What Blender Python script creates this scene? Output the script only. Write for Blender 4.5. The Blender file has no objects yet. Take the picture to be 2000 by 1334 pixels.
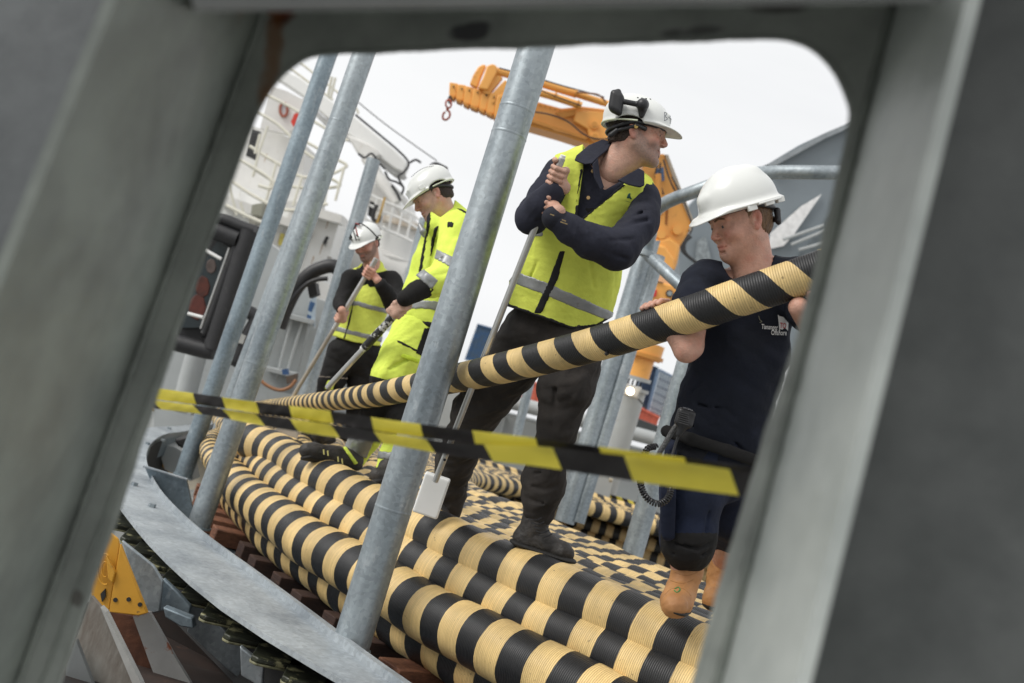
import bpy, math, random
import numpy as np
from mathutils import Vector, Matrix
from mathutils.bvhtree import BVHTree
random.seed(7)
rng = np.random.default_rng(7)
SC = bpy.context.scene
COL = SC.collection
V3 = lambda *a: np.array(a, float)

# ------------------------------------------------------------------ camera
FPX = 1944.0                       # focal length in pixels of a 2000 px wide frame (35 mm on 36 mm)
ROLL = math.radians(17.5)
PITCH = math.atan(175 / FPX)
CAM = V3(0, 0, 0.43)               # z = 0 is the walking surface on top of the cable coil
FW = V3(0, math.cos(PITCH), math.sin(PITCH))
U0 = V3(0, -math.sin(PITCH), math.cos(PITCH))
R0 = V3(1, 0, 0)
IR = R0 * math.cos(ROLL) + U0 * math.sin(ROLL)     # picture right, in the world
ID = R0 * math.sin(ROLL) - U0 * math.cos(ROLL)     # picture down, in the world
cd = bpy.data.cameras.new('camera'); cam = bpy.data.objects.new('camera', cd); COL.objects.link(cam)
cd.sensor_width = 36; cd.lens = 36 * FPX / 2000; cd.clip_start = 0.05; cd.clip_end = 3000
cd.dof.use_dof = True; cd.dof.focus_distance = 3.9; cd.dof.aperture_fstop = 2.7
m = Matrix.Identity(4)
for i in range(3):
    m[i][0] = IR[i]; m[i][1] = -ID[i]; m[i][2] = -FW[i]; m[i][3] = CAM[i]
cam.matrix_world = m
SC.camera = cam

# ------------------------------------------------------------------ sky, sun, exposure
SUN_EL, SUN_AZ = math.radians(40), math.radians(243)
w = bpy.data.worlds.new('World'); SC.world = w; w.use_nodes = True
nt = w.node_tree; nt.nodes.clear()
N = nt.nodes.new; L = nt.links.new
out = N('ShaderNodeOutputWorld'); bg = N('ShaderNodeBackground'); sky = N('ShaderNodeTexSky')
sky.sky_type = 'NISHITA'; sky.sun_disc = False; sky.sun_elevation = SUN_EL; sky.sun_rotation = SUN_AZ
sky.dust_density = 6; sky.air_density = 1.2
hs = N('ShaderNodeHueSaturation'); hs.inputs['Saturation'].default_value = 0.12
L(sky.outputs[0], hs.inputs['Color'])
tc = N('ShaderNodeTexCoord'); mp = N('ShaderNodeMapping'); mp.inputs['Scale'].default_value = (1.2, 1.2, 3.0)
nz = N('ShaderNodeTexNoise'); nz.inputs['Scale'].default_value = 1.6; nz.inputs['Detail'].default_value = 4
nz.inputs['Distortion'].default_value = 0.4
L(tc.outputs['Generated'], mp.inputs[0]); L(mp.outputs[0], nz.inputs[0])
cr = N('ShaderNodeValToRGB')       # overcast cloud deck, radiance before the 0.1 strength
cr.color_ramp.elements[0].position = 0.3; cr.color_ramp.elements[0].color = (0.80, 0.815, 0.835, 1)
cr.color_ramp.elements[1].position = 0.7; cr.color_ramp.elements[1].color = (0.95, 0.955, 0.96, 1)
L(nz.outputs[0], cr.inputs[0])
sc10 = N('ShaderNodeVectorMath'); sc10.operation = 'SCALE'; sc10.inputs['Scale'].default_value = 7.9
L(cr.outputs[0], sc10.inputs[0])
mx = N('ShaderNodeMix'); mx.data_type = 'RGBA'; mx.inputs[0].default_value = 0.9
L(hs.outputs[0], mx.inputs[6]); L(sc10.outputs[0], mx.inputs[7])
L(mx.outputs[2], bg.inputs[0]); bg.inputs[1].default_value = 0.1
L(bg.outputs[0], out.inputs[0])
sl = bpy.data.lights.new('sun', 'SUN'); sun = bpy.data.objects.new('sun', sl); COL.objects.link(sun)
sl.energy = 1.5; sl.angle = math.radians(28); sl.color = (1.0, 0.97, 0.92)
sd = V3(math.sin(SUN_AZ) * math.cos(SUN_EL), math.cos(SUN_AZ) * math.cos(SUN_EL), math.sin(SUN_EL))
sun.rotation_euler = Vector(sd).to_track_quat('Z', 'Y').to_euler()
SC.view_settings.view_transform = 'Standard'; SC.view_settings.look = 'None'
SC.view_settings.exposure = 0.50; SC.view_settings.gamma = 1; SC.view_settings.use_curve_mapping = False

# ------------------------------------------------------------------ placing helpers
def ray(x, y): return FW + IR * ((x - 1000) / FPX) + ID * ((y - 667) / FPX)
def P(x, y, d): return CAM + ray(x, y) * d                      # the point seen at (x, y) at depth d
def G(x, y, z):                                                  # the point seen at (x, y) at height z
    r = ray(x, y); return CAM + r * ((z - CAM[2]) / r[2])
def IV(a, b, c=0.0): return IR * a + ID * b + FW * c             # direction: right, down, away
def unit(v): v = np.asarray(v, float); return v / np.linalg.norm(v)
def onplane(x, y, p0, n):
    r = ray(x, y); return CAM + r * (np.dot(p0 - CAM, n) / np.dot(r, n))
def proj(X, Y, Z):
    x, y, z = X - CAM[0], Y - CAM[1], Z - CAM[2]
    d = x * FW[0] + y * FW[1] + z * FW[2]
    return (1000 + FPX * (x * IR[0] + y * IR[1] + z * IR[2]) / d,
            667 + FPX * (x * ID[0] + y * ID[1] + z * ID[2]) / d, d)

def catmull(pts, n, closed=False):
    p = np.asarray(pts, float); m_ = len(p)
    seg = m_ if closed else m_ - 1
    t = np.linspace(0, seg, n, endpoint=not closed)
    i = np.minimum(t.astype(int), seg - 1); u = (t - i)[:, None]
    g = (lambda k: p[k % m_]) if closed else (lambda k: p[np.clip(k, 0, m_ - 1)])
    a, b, c, d = g(i - 1), g(i), g(i + 1), g(i + 2)
    return 0.5 * ((2 * b) + (c - a) * u + (2 * a - 5 * b + 4 * c - d) * u**2 + (3 * b - a - 3 * c + d) * u**3)
def resample(p, n=None, step=None):
    s = np.r_[0, np.cumsum(np.linalg.norm(np.diff(p, axis=0), axis=1))]
    if n is None: n = max(2, int(s[-1] / step) + 1)
    q = np.linspace(0, s[-1], n)
    return np.stack([np.interp(q, s, p[:, k]) for k in range(p.shape[1])], 1), q

# ------------------------------------------------------------------ objects and tags
def tag(o, label=None, cat=None, group=None, kind=None):
    if label: o['label'] = label
    if cat: o['category'] = cat
    if group: o['group'] = group
    if kind: o['kind'] = kind
    return o
def thing(name, label, cat, loc, group=None):
    o = bpy.data.objects.new(name, None); COL.objects.link(o)
    o.location = Vector(loc); o.empty_display_size = 0.1
    return tag(o, label, cat, group)
def worldloc(o):
    v = Vector((0, 0, 0))
    while o is not None: v += o.location; o = o.parent
    return v
def mk(name, verts, faces, mat, parent=None, smooth=False, uv=None, mats=None, midx=None):
    """verts in world space; the object sits at its parent's base"""
    verts = np.asarray(verts, float)
    org = np.array(worldloc(parent)) if parent is not None else verts.mean(0)
    me = bpy.data.meshes.new(name)
    if isinstance(faces, np.ndarray):
        k = faces.shape[1]
        me.vertices.add(len(verts)); me.vertices.foreach_set('co', (verts - org).astype(np.float32).ravel())
        me.loops.add(faces.size); me.loops.foreach_set('vertex_index', faces.astype(np.int32).ravel())
        me.polygons.add(len(faces)); me.polygons.foreach_set('loop_start', np.arange(0, faces.size, k, dtype=np.int32))
        me.update(calc_edges=True); me.validate()
    else:
        me.from_pydata([tuple(v) for v in (verts - org)], [], faces)
    for mt in (mats or [mat]): me.materials.append(mt)
    if midx is not None: me.polygons.foreach_set('material_index', np.asarray(midx, np.int32))
    if smooth: me.polygons.foreach_set('use_smooth', np.ones(len(me.polygons), bool))
    if uv is not None:
        ul = me.uv_layers.new(name='UVMap')
        idx = np.empty(len(me.loops), np.int32); me.loops.foreach_get('vertex_index', idx)
        ul.data.foreach_set('uv', uv[idx].astype(np.float32).ravel())
    me.update()
    o = bpy.data.objects.new(name, me); COL.objects.link(o)
    if parent is not None: o.parent = parent
    else: o.location = Vector(org)
    return o
class MB:
    """collects simple solids, links them as one mesh"""
    def __init__(s): s.v = []; s.f = []
    def add(s, v, f):
        n = len(s.v); s.v += [np.asarray(q, float) for q in v]; s.f += [tuple(i + n for i in g) for g in f]; return s
    def box8(s, p):       # 4 bottom + 4 top corners
        return s.add(p, [(3, 2, 1, 0), (4, 5, 6, 7), (0, 1, 5, 4), (1, 2, 6, 5), (2, 3, 7, 6), (3, 0, 4, 7)])
    def box(s, c, ax, ay, az):   # centre and half vectors
        c, ax, ay, az = map(np.asarray, (c, ax, ay, az))
        q = [c - ax - ay - az, c + ax - ay - az, c + ax + ay - az, c - ax + ay - az]
        return s.box8(q + [k + 2 * az for k in q])
    def prism(s, pts, ext):      # polygon of 3-D points extruded by a vector
        n = len(pts); b = [np.asarray(p) for p in pts]; t = [p + ext for p in b]
        return s.add(b + t, [tuple(range(n)), tuple(range(2 * n - 1, n - 1, -1))] +
                     [(i, i + n, (i + 1) % n + n, (i + 1) % n) for i in range(n)])
    def rod(s, pts, r, seg=8, cap=True):
        v, f, _ = sweep(np.asarray(pts, float), r, seg, cap)
        return s.add(v, [tuple(int(x) for x in g) for g in f])
    def build(s, name, mat, parent=None, smooth=False, bevel=0.0):
        o = mk(name, s.v, s.f, mat, parent, smooth)
        if bevel:
            b = o.modifiers.new('bevel', 'BEVEL'); b.width = bevel; b.segments = 2; b.limit_method = 'ANGLE'
            for p in o.data.polygons: p.use_smooth = True
            o.data.set_sharp_from_angle(angle=math.radians(35))
        return o
def frames(p):
    t = np.gradient(p, axis=0); t /= np.linalg.norm(t, axis=1)[:, None] + 1e-12
    n = np.zeros_like(t); ref = V3(0, 0, 1) if abs(t[0][2]) < .9 else V3(1, 0, 0)
    n[0] = unit(ref - t[0] * np.dot(ref, t[0]))
    for i in range(1, len(p)):
        q = n[i - 1] - t[i] * np.dot(n[i - 1], t[i]); n[i] = q / (np.linalg.norm(q) + 1e-12)
    return t, n, np.cross(t, n)
def sweep(p, r, seg=12, cap=True):
    p = np.asarray(p, float); t, n, b = frames(p); r = np.broadcast_to(np.asarray(r, float), (len(p),))
    a = np.linspace(0, 2 * np.pi, seg, endpoint=False)
    v = p[:, None] + r[:, None, None] * (n[:, None] * np.cos(a)[None, :, None] + b[:, None] * np.sin(a)[None, :, None])
    v = v.reshape(-1, 3); k = np.arange(len(p) - 1)[:, None] * seg; j = np.arange(seg)[None]
    j2 = (j + 1) % seg
    f = np.stack([k + j, k + seg + j, k + seg + j2, k + j2], -1).reshape(-1, 4)
    s = np.r_[0, np.cumsum(np.linalg.norm(np.diff(p, axis=0), axis=1))]
    fl = [tuple(x) for x in f.tolist()]
    if cap: fl += [tuple(range(seg)), tuple(range(len(v) - 1, len(v) - 1 - seg, -1))]
    return v, fl, (s, a)
def tube(name, p, r, mat, parent=None, seg=14, cap=True, smooth=True):
    v, f, _ = sweep(p, r, seg, cap)
    o = mk(name, v, f, mat, parent, smooth)
    if smooth: o.data.set_sharp_from_angle(angle=math.radians(50))
    return o
def pp(*a): return np.array([P(*q) for q in a])
def slab(name, poly, d, thick, mat, parent=None, bevel=0.0):
    """polygon of picture points standing at depth d (a number, or one per point), thick metres deep"""
    ds = d if hasattr(d, '__len__') else [d] * len(poly)
    pts = [P(x, y, q) for (x, y), q in zip(poly, ds)]
    return MB().prism(pts, FW * thick).build(name, mat, parent, bevel=bevel)

# ------------------------------------------------------------------ materials
MATS = {}
def mat(name, col, rough=0.6, metal=0.0, var=0.12, scale=8.0, bump=0.0, bscale=60.0, col2=None, spec=0.5,
        spots=None, coat=0.0, stretch=None, detail=6, sub=0.0, creased=0.0):
    if name in MATS: return MATS[name]
    mt = bpy.data.materials.new(name); mt.use_nodes = True; t = mt.node_tree; N = t.nodes.new; L = t.links.new
    b = t.nodes['Principled BSDF']; tc = N('ShaderNodeTexCoord'); mp = N('ShaderNodeMapping')
    if stretch: mp.inputs['Scale'].default_value = stretch
    L(tc.outputs['Object'], mp.inputs[0])
    nz = N('ShaderNodeTexNoise'); nz.inputs['Scale'].default_value = scale; nz.inputs['Detail'].default_value = detail
    nz.inputs['Roughness'].default_value = 0.62
    L(mp.outputs[0], nz.inputs[0])
    cr = N('ShaderNodeValToRGB'); c = np.array(col); c2 = np.array(col2) if col2 else c * (1 - 2 * var)
    cr.color_ramp.elements[0].position = 0.32; cr.color_ramp.elements[0].color = (*c2, 1)
    cr.color_ramp.elements[1].position = 0.62; cr.color_ramp.elements[1].color = (*c, 1)
    L(nz.outputs[0], cr.inputs[0]); last = cr.outputs[0]
    if spots:            # (colour, scale, threshold, softness)
        n2 = N('ShaderNodeTexNoise'); n2.inputs['Scale'].default_value = spots[1]; n2.inputs['Detail'].default_value = 8
        n2.inputs['Roughness'].default_value = 0.7
        L(mp.outputs[0], n2.inputs[0])
        mr = N('ShaderNodeMapRange'); mr.inputs[1].default_value = spots[2]; mr.inputs[2].default_value = spots[2] + spots[3]
        L(n2.outputs[0], mr.inputs[0])
        mx = N('ShaderNodeMix'); mx.data_type = 'RGBA'; L(mr.outputs[0], mx.inputs[0]); L(last, mx.inputs[6])
        mx.inputs[7].default_value = (*spots[0], 1); last = mx.outputs[2]
    L(last, b.inputs['Base Color'])
    b.inputs['Roughness'].default_value = rough; b.inputs['Metallic'].default_value = metal
    b.inputs['Specular IOR Level'].default_value = spec; b.inputs['Coat Weight'].default_value = coat
    b.inputs['Subsurface Weight'].default_value = sub
    if sub: b.inputs['Subsurface Radius'].default_value = (1, .35, .2); b.inputs['Subsurface Scale'].default_value = 0.008
    if rough < 0.9:
        rr = N('ShaderNodeMapRange'); rr.inputs[3].default_value = rough * 0.85; rr.inputs[4].default_value = min(1, rough * 1.2)
        L(nz.outputs[0], rr.inputs[0]); L(rr.outputs[0], b.inputs['Roughness'])
    if creased:
        n4 = N('ShaderNodeTexNoise'); n4.noise_type = 'RIDGED_MULTIFRACTAL'; n4.inputs['Scale'].default_value = 5.5; n4.inputs['Detail'].default_value = 3; n4.inputs['Distortion'].default_value = .7
        m4 = N('ShaderNodeMapping'); m4.inputs['Scale'].default_value = (1, 1, .55); m4.inputs['Rotation'].default_value = (.3, .5, .2); L(tc.outputs['Object'], m4.inputs[0]); L(m4.outputs[0], n4.inputs[0])
    if bump:
        n3 = N('ShaderNodeTexNoise'); n3.inputs['Scale'].default_value = bscale; n3.inputs['Detail'].default_value = 5
        L(mp.outputs[0], n3.inputs[0]); bp = N('ShaderNodeBump'); bp.inputs['Strength'].default_value = min(1, bump)
        bp.inputs['Distance'].default_value = 0.01; L(n3.outputs[0], bp.inputs['Height']); L(bp.outputs[0], b.inputs['Normal'])
        if creased:
            b4 = N('ShaderNodeBump'); b4.inputs['Strength'].default_value = creased; b4.inputs['Distance'].default_value = .022
            L(n4.outputs[0], b4.inputs['Height']); L(bp.outputs[0], b4.inputs['Normal']); L(b4.outputs[0], b.inputs['Normal'])
    MATS[name] = mt; return mt

def galv(name, base=(0.36, 0.40, 0.42), dark=(0.20, 0.235, 0.26), rough=0.42, metal=0.55):
    if name in MATS: return MATS[name]
    mt = mat(name, base, rough, metal, scale=3.5, col2=dark, bump=0.12, bscale=45, stretch=(1, 1, .35),
             spots=((0.47, 0.50, 0.52), 15, .56, .22))
    t = mt.node_tree; N = t.nodes.new; L = t.links.new; b = t.nodes['Principled BSDF']
    vo = N('ShaderNodeTexVoronoi'); vo.inputs['Scale'].default_value = 60; vo.inputs['Randomness'].default_value = 1
    tc = [n for n in t.nodes if n.type == 'TEX_COORD'][0]; L(tc.outputs['Object'], vo.inputs[0])
    bw = N('ShaderNodeRGBToBW'); L(vo.outputs['Color'], bw.inputs[0])
    mr = N('ShaderNodeMapRange'); mr.inputs[3].default_value = .82; mr.inputs[4].default_value = 1.15; L(bw.outputs[0], mr.inputs[0])
    src = b.inputs['Base Color'].links[0].from_socket
    mx = N('ShaderNodeVectorMath'); mx.operation = 'SCALE'; L(src, mx.inputs[0]); L(mr.outputs[0], mx.inputs['Scale'])
    L(mx.outputs[0], b.inputs['Base Color'])
    return mt

def cable_mat(name, cream, black, half, skew=0.0, ridge=0.0082, rough=.5, phase_attr=False):
    mt = bpy.data.materials.new(name); mt.use_nodes = True; t = mt.node_tree; N = t.nodes.new; L = t.links.new
    b = t.nodes['Principled BSDF']; uv = N('ShaderNodeUVMap'); uv.uv_map = 'UVMap'; sp = N('ShaderNodeSeparateXYZ')
    L(uv.outputs[0], sp.inputs[0])
    tc = N('ShaderNodeTexCoord')
    def M(op, a, b_=None, c=None):
        n = N('ShaderNodeMath'); n.operation = op
        for i, q in enumerate((a, b_, c)):
            if q is None: continue
            if isinstance(q, (int, float)): n.inputs[i].default_value = q
            else: L(q, n.inputs[i])
        return n.outputs[0]
    def noise(scale, detail=4, src=None):
        n = N('ShaderNodeTexNoise'); n.inputs['Scale'].default_value = scale; n.inputs['Detail'].default_value = detail
        L(src or tc.outputs['Object'], n.inputs[0]); return n.outputs[0]
    wob = M('ADD', M('MULTIPLY', M('SUBTRACT', noise(9, 2), .5), .014), M('MULTIPLY', M('SUBTRACT', noise(2.2, 1), .5), .05))
    u = M('ADD', M('ADD', sp.outputs[0], M('MULTIPLY', sp.outputs[1], skew)), wob)
    s = M('GREATER_THAN', M('FRACT', M('DIVIDE', u, 2 * half)), .5)
    # strand rings: each turn of line has its own slight tone
    rid = M('DIVIDE', sp.outputs[0], ridge)
    rn = N('ShaderNodeTexWhiteNoise'); rn.noise_dimensions = '1D'; L(M('FLOOR', rid), rn.inputs['W'])
    tone = M('ADD', M('MULTIPLY', rn.outputs[0], .16), .90)
    dirt = N('ShaderNodeMapRange'); L(noise(5, 8), dirt.inputs[0]); dirt.inputs[1].default_value = .38
    dirt.inputs[2].default_value = .68; dirt.inputs[3].default_value = 1.05; dirt.inputs[4].default_value = .70
    fleck = N('ShaderNodeMapRange'); L(noise(70, 5), fleck.inputs[0]); fleck.inputs[1].default_value = .66; fleck.inputs[2].default_value = .74
    groove = M('ABSOLUTE', M('SINE', M('MULTIPLY', rid, math.pi)))        # 0 in the groove between strands
    cb = N('ShaderNodeMix'); cb.data_type = 'RGBA'; L(noise(14, 6), cb.inputs[0])
    cb.inputs[6].default_value = (*[c * .86 for c in cream], 1); cb.inputs[7].default_value = (*[min(1, c * 1.06) for c in cream], 1)
    cf = N('ShaderNodeMix'); cf.data_type = 'RGBA'; L(M('MULTIPLY', fleck.outputs[0], .6), cf.inputs[0]); L(cb.outputs[2], cf.inputs[6])
    cf.inputs[7].default_value = (.12, .08, .04, 1)
    kb = N('ShaderNodeMix'); kb.data_type = 'RGBA'; L(noise(11, 6), kb.inputs[0])
    kb.inputs[6].default_value = (*[c * .7 for c in black], 1); kb.inputs[7].default_value = (*[c * 1.5 for c in black], 1)
    mx = N('ShaderNodeMix'); mx.data_type = 'RGBA'; L(s, mx.inputs[0]); L(cf.outputs[2], mx.inputs[6]); L(kb.outputs[2], mx.inputs[7])
    sc = N('ShaderNodeVectorMath'); sc.operation = 'SCALE'; L(mx.outputs[2], sc.inputs[0])
    L(M('MULTIPLY', M('MULTIPLY', tone, dirt.outputs[0]), M('ADD', M('MULTIPLY', groove, .28), .78)), sc.inputs['Scale'])
    L(sc.outputs[0], b.inputs['Base Color'])
    rg = M('ADD', M('MULTIPLY', noise(16, 4), .35), rough - .2); L(rg, b.inputs['Roughness'])
    bp = N('ShaderNodeBump'); bp.inputs['Distance'].default_value = .0022; bp.inputs['Strength'].default_value = .85
    L(M('ADD', M('POWER', groove, .6), M('MULTIPLY', noise(120, 3), .25)), bp.inputs['Height']); L(bp.outputs[0], b.inputs['Normal'])
    MATS[name] = mt; return mt

# ------------------------------------------------------------------ implicit modelling (surface nets)
class Vol:
    def __init__(s, lo, hi, h):
        s.h = h; s.lo = np.asarray(lo, float); s.n = np.ceil((np.asarray(hi) - s.lo) / h).astype(int) + 1
        s.f = np.full(s.n, 1.0, np.float32)
        s.ax = [(s.lo[i] + h * np.arange(s.n[i])).astype(np.float32) for i in range(3)]
    def sl(s, lo, hi):
        a = np.clip(np.floor((np.asarray(lo) - s.lo) / s.h).astype(int), 0, s.n)
        b = np.clip(np.ceil((np.asarray(hi) - s.lo) / s.h).astype(int) + 1, 0, s.n)
        return tuple(slice(i, j) for i, j in zip(a, b))
    def co(s, q): return (s.ax[0][q[0]][:, None, None], s.ax[1][q[1]][None, :, None], s.ax[2][q[2]][None, None, :])
    def op(s, prim, k=0.0, mode='add'):
        fn, lo, hi = prim; m_ = k + 3 * s.h
        q = s.sl(np.asarray(lo) - m_, np.asarray(hi) + m_)
        if any(x.stop <= x.start for x in q): return
        d = fn(*s.co(q)); a = s.f[q]
        if mode == 'add':
            if k > 0:
                t = np.clip(.5 + .5 * (a - d) / k, 0, 1); s.f[q] = a * (1 - t) + d * t - k * t * (1 - t)
            else: s.f[q] = np.minimum(a, d)
        else:
            d = -d
            if k > 0:
                t = np.clip(.5 - .5 * (a - d) / k, 0, 1); s.f[q] = a * (1 - t) + d * t + k * t * (1 - t)
            else: s.f[q] = np.maximum(a, d)
    def warp(s, amp, freq, seed=0, aniso=(1, 1, 1)):
        r = np.random.default_rng(seed); X, Y, Z = s.co((slice(None),) * 3)
        X = X * aniso[0]; Y = Y * aniso[1]; Z = Z * aniso[2]
        g = 0
        for o in range(3):
            k = r.normal(size=(3, 3)) * freq * (1.7 ** o); p = r.uniform(0, 6, 3)
            a = np.sin(k[0, 0] * X + k[0, 1] * Y + k[0, 2] * Z + p[0])
            b = np.sin(k[1, 0] * X + k[1, 1] * Y + k[1, 2] * Z + p[1] + 2.0 * a)
            g = g + (b * (0.6 ** o)).astype(np.float32)
        s.f += amp * g * (np.abs(s.f) < .08)
    def mesh(s):
        f = s.f; S = f < 0; n = s.n
        c = S[:-1, :-1, :-1].astype(np.int8)
        for dx in (0, 1):
            for dy in (0, 1):
                for dz in (0, 1):
                    if dx + dy + dz: c = c + S[dx:n[0] - 1 + dx, dy:n[1] - 1 + dy, dz:n[2] - 1 + dz]
        act = (c > 0) & (c < 8); ids = np.full(act.shape, -1, np.int64); I = np.argwhere(act)
        if not len(I): return np.zeros((0, 3)), np.zeros((0, 4), int)
        ids[act] = np.arange(len(I)); acc = np.zeros((len(I), 3)); cnt = np.zeros(len(I))
        for ax in range(3):
            o1, o2 = [a for a in range(3) if a != ax]
            for u in (0, 1):
                for v in (0, 1):
                    A = I.copy(); A[:, o1] += u; A[:, o2] += v; B = A.copy(); B[:, ax] += 1
                    fa = f[tuple(A.T)]; fb = f[tuple(B.T)]; mm = (fa < 0) != (fb < 0)
                    t = fa[mm] / (fa[mm] - fb[mm]); q = A[mm].astype(float); q[:, ax] += t
                    acc[mm] += q; cnt[mm] += 1
        verts = s.lo + s.h * acc / cnt[:, None]
        faces = []
        for ax in range(3):
            o1, o2 = [a for a in range(3) if a != ax]
            sA = [slice(None)] * 3; sB = [slice(None)] * 3; sA[ax] = slice(0, -1); sB[ax] = slice(1, None)
            ch = S[tuple(sA)] != S[tuple(sB)]
            E = np.argwhere(ch); E = E[(E[:, o1] > 0) & (E[:, o2] > 0) & (E[:, o1] < n[o1] - 1) & (E[:, o2] < n[o2] - 1)]
            if not len(E): continue
            def cid(a, b):
                q = E.copy(); q[:, o1] -= a; q[:, o2] -= b; return ids[tuple(q.T)]
            quad = np.stack([cid(1, 1), cid(0, 1), cid(0, 0), cid(1, 0)], 1)
            flip = S[tuple(E.T)]
            if ax == 1: flip = ~flip
            quad[~flip] = quad[~flip][:, ::-1]
            faces.append(quad)
        F_ = np.concatenate(faces); a, b, c = verts[F_[:, 0]], verts[F_[:, 1]], verts[F_[:, 2]]
        if np.einsum('ij,ij->', a, np.cross(b, c)) < 0: F_ = F_[:, ::-1]
        return verts, np.ascontiguousarray(F_)
    def copy(s):
        v = Vol.__new__(Vol); v.h, v.lo, v.n, v.ax = s.h, s.lo, s.n, s.ax; v.f = s.f.copy(); return v

def cone(a, b, ra, rb, flat=None):
    a = np.asarray(a, float); b = np.asarray(b, float); R = max(ra, rb)
    lo = np.minimum(a, b) - R; hi = np.maximum(a, b) + R
    n, fac = (unit(flat[0]), flat[1]) if flat else (V3(1, 0, 0), 1.0)
    g = 1 / fac - 1
    ba = b - a; ba = ba + n * np.dot(ba, n) * g; L2 = max(np.dot(ba, ba), 1e-9)
    def fn(X, Y, Z):
        x, y, z = X - a[0], Y - a[1], Z - a[2]
        if g:
            c = (x * n[0] + y * n[1] + z * n[2]) * g; x = x + c * n[0]; y = y + c * n[1]; z = z + c * n[2]
        t = np.clip((x * ba[0] + y * ba[1] + z * ba[2]) / L2, 0, 1)
        return np.sqrt((x - t * ba[0])**2 + (y - t * ba[1])**2 + (z - t * ba[2])**2) - (ra + (rb - ra) * t)
    return fn, lo, hi
def ell(c, r, rot=None):
    c = np.asarray(c, float); r = np.asarray(r, float); R = np.eye(3) if rot is None else np.asarray(rot)
    m_ = max(r)
    def fn(X, Y, Z):
        x, y, z = X - c[0], Y - c[1], Z - c[2]
        u = [(x * R[i][0] + y * R[i][1] + z * R[i][2]) for i in range(3)]
        k0 = np.sqrt(sum((u[i] / r[i])**2 for i in range(3))); k1 = np.sqrt(sum((u[i] / r[i]**2)**2 for i in range(3))) + 1e-6
        return k0 * (k0 - 1) / k1
    return fn, c - m_, c + m_
def rbox(c, h, rnd=0.0, rot=None):
    c = np.asarray(c, float); h = np.asarray(h, float); R = np.eye(3) if rot is None else np.asarray(rot)
    m_ = np.linalg.norm(h)
    def fn(X, Y, Z):
        x, y, z = X - c[0], Y - c[1], Z - c[2]
        q = [np.abs(x * R[i][0] + y * R[i][1] + z * R[i][2]) - (h[i] - rnd) for i in range(3)]
        o = np.sqrt(sum(np.maximum(a, 0)**2 for a in q)); i_ = np.minimum(np.maximum(np.maximum(q[0], q[1]), q[2]), 0)
        return o + i_ - rnd
    return fn, c - m_, c + m_
def polyd(X, Y, Z, poly):
    """signed distance in metres to the picture-space polygon prism"""
    u, v, d = proj(X, Y, Z); p = np.asarray(poly, float); n = len(p)
    best = None; ins = np.zeros(u.shape, bool)
    for i in range(n):
        a, b = p[i], p[(i + 1) % n]; e = b - a
        wx, wy = u - a[0], v - a[1]; t = np.clip((wx * e[0] + wy * e[1]) / (e @ e), 0, 1)
        q = (wx - e[0] * t)**2 + (wy - e[1] * t)**2; best = q if best is None else np.minimum(best, q)
        c = ((a[1] > v) != (b[1] > v)) & (u < (b[0] - a[0]) * (v - a[1]) / (b[1] - a[1] + 1e-9) + a[0]); ins ^= c
    s = np.sqrt(best) * d / FPX
    return np.where(ins, -s, s), d
def chain(pts, k=0.02, flat=None):
    """[(x, y, depth, radius)...] -> primitives"""
    out = []
    q = [(P(a[0], a[1], a[2]), a[3]) for a in pts]
    if len(q) == 1: q = q * 2
    for (a, ra), (b, rb) in zip(q[:-1], q[1:]): out.append((cone(a, b, ra, rb, flat), k))
    return out
def volume(prims, h, pad=0.03):
    lo = np.min([p[0][1] for p in prims], 0) - pad; hi = np.max([p[0][2] for p in prims], 0) + pad
    v = Vol(lo, hi, h)
    for p, k in prims: v.op(p, k)
    return v
def cut(v, poly, dmax=1e9, dmin=-1e9, keep=False, k=0.0):
    X, Y, Z = v.co((slice(None),) * 3); s, d = polyd(X, Y, Z, poly)
    if not keep:
        s = np.maximum(s, np.maximum(d - dmax, dmin - d)); v.f = np.maximum(v.f, -s).astype(np.float32)
    else: v.f = np.maximum(v.f, s).astype(np.float32)
    return v
def vmesh(v, name, mt, parent, off=0.0):
    if off: v = v.copy(); v.f = v.f - np.float32(off)
    a, f = v.mesh()
    return mk(name, a, f, mt, parent, smooth=True)
def patch(v, poly, name, mt, parent, off=0.004, dmax=1e9):
    """a strip lying on the surface of a garment, cut out by a picture-space outline"""
    w_ = v.copy(); w_.f = (w_.f - off).astype(np.float32); X, Y, Z = w_.co((slice(None),) * 3)
    s, d = polyd(X, Y, Z, poly); s = np.maximum(s, d - dmax)
    w_.f = np.maximum(np.maximum(w_.f, s), -(v.f + .012)).astype(np.float32)
    a, f = w_.mesh()
    if len(a) == 0: return None
    lab = np.arange(len(a))                                   # keep the piece nearest the camera side only
    for _ in range(400):
        mn = lab[f].min(1); new = lab.copy()
        for k in range(4): np.minimum.at(new, f[:, k], mn)
        new = new[new]
        if (new == lab).all(): break
        lab = new
    u_, c_ = np.unique(lab, return_counts=True)
    if len(u_) > 1:
        dep = (a - CAM) @ FW; best = max(u_, key=lambda q: (c_[u_ == q][0] > .25 * c_.max()) * 100 - dep[lab == q].mean())
        kp = lab == best; idx = np.cumsum(kp) - 1; f = idx[f[kp[f].all(1)]]; a = a[kp]
    return mk(name, a, f, mt, parent, smooth=True)

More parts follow.
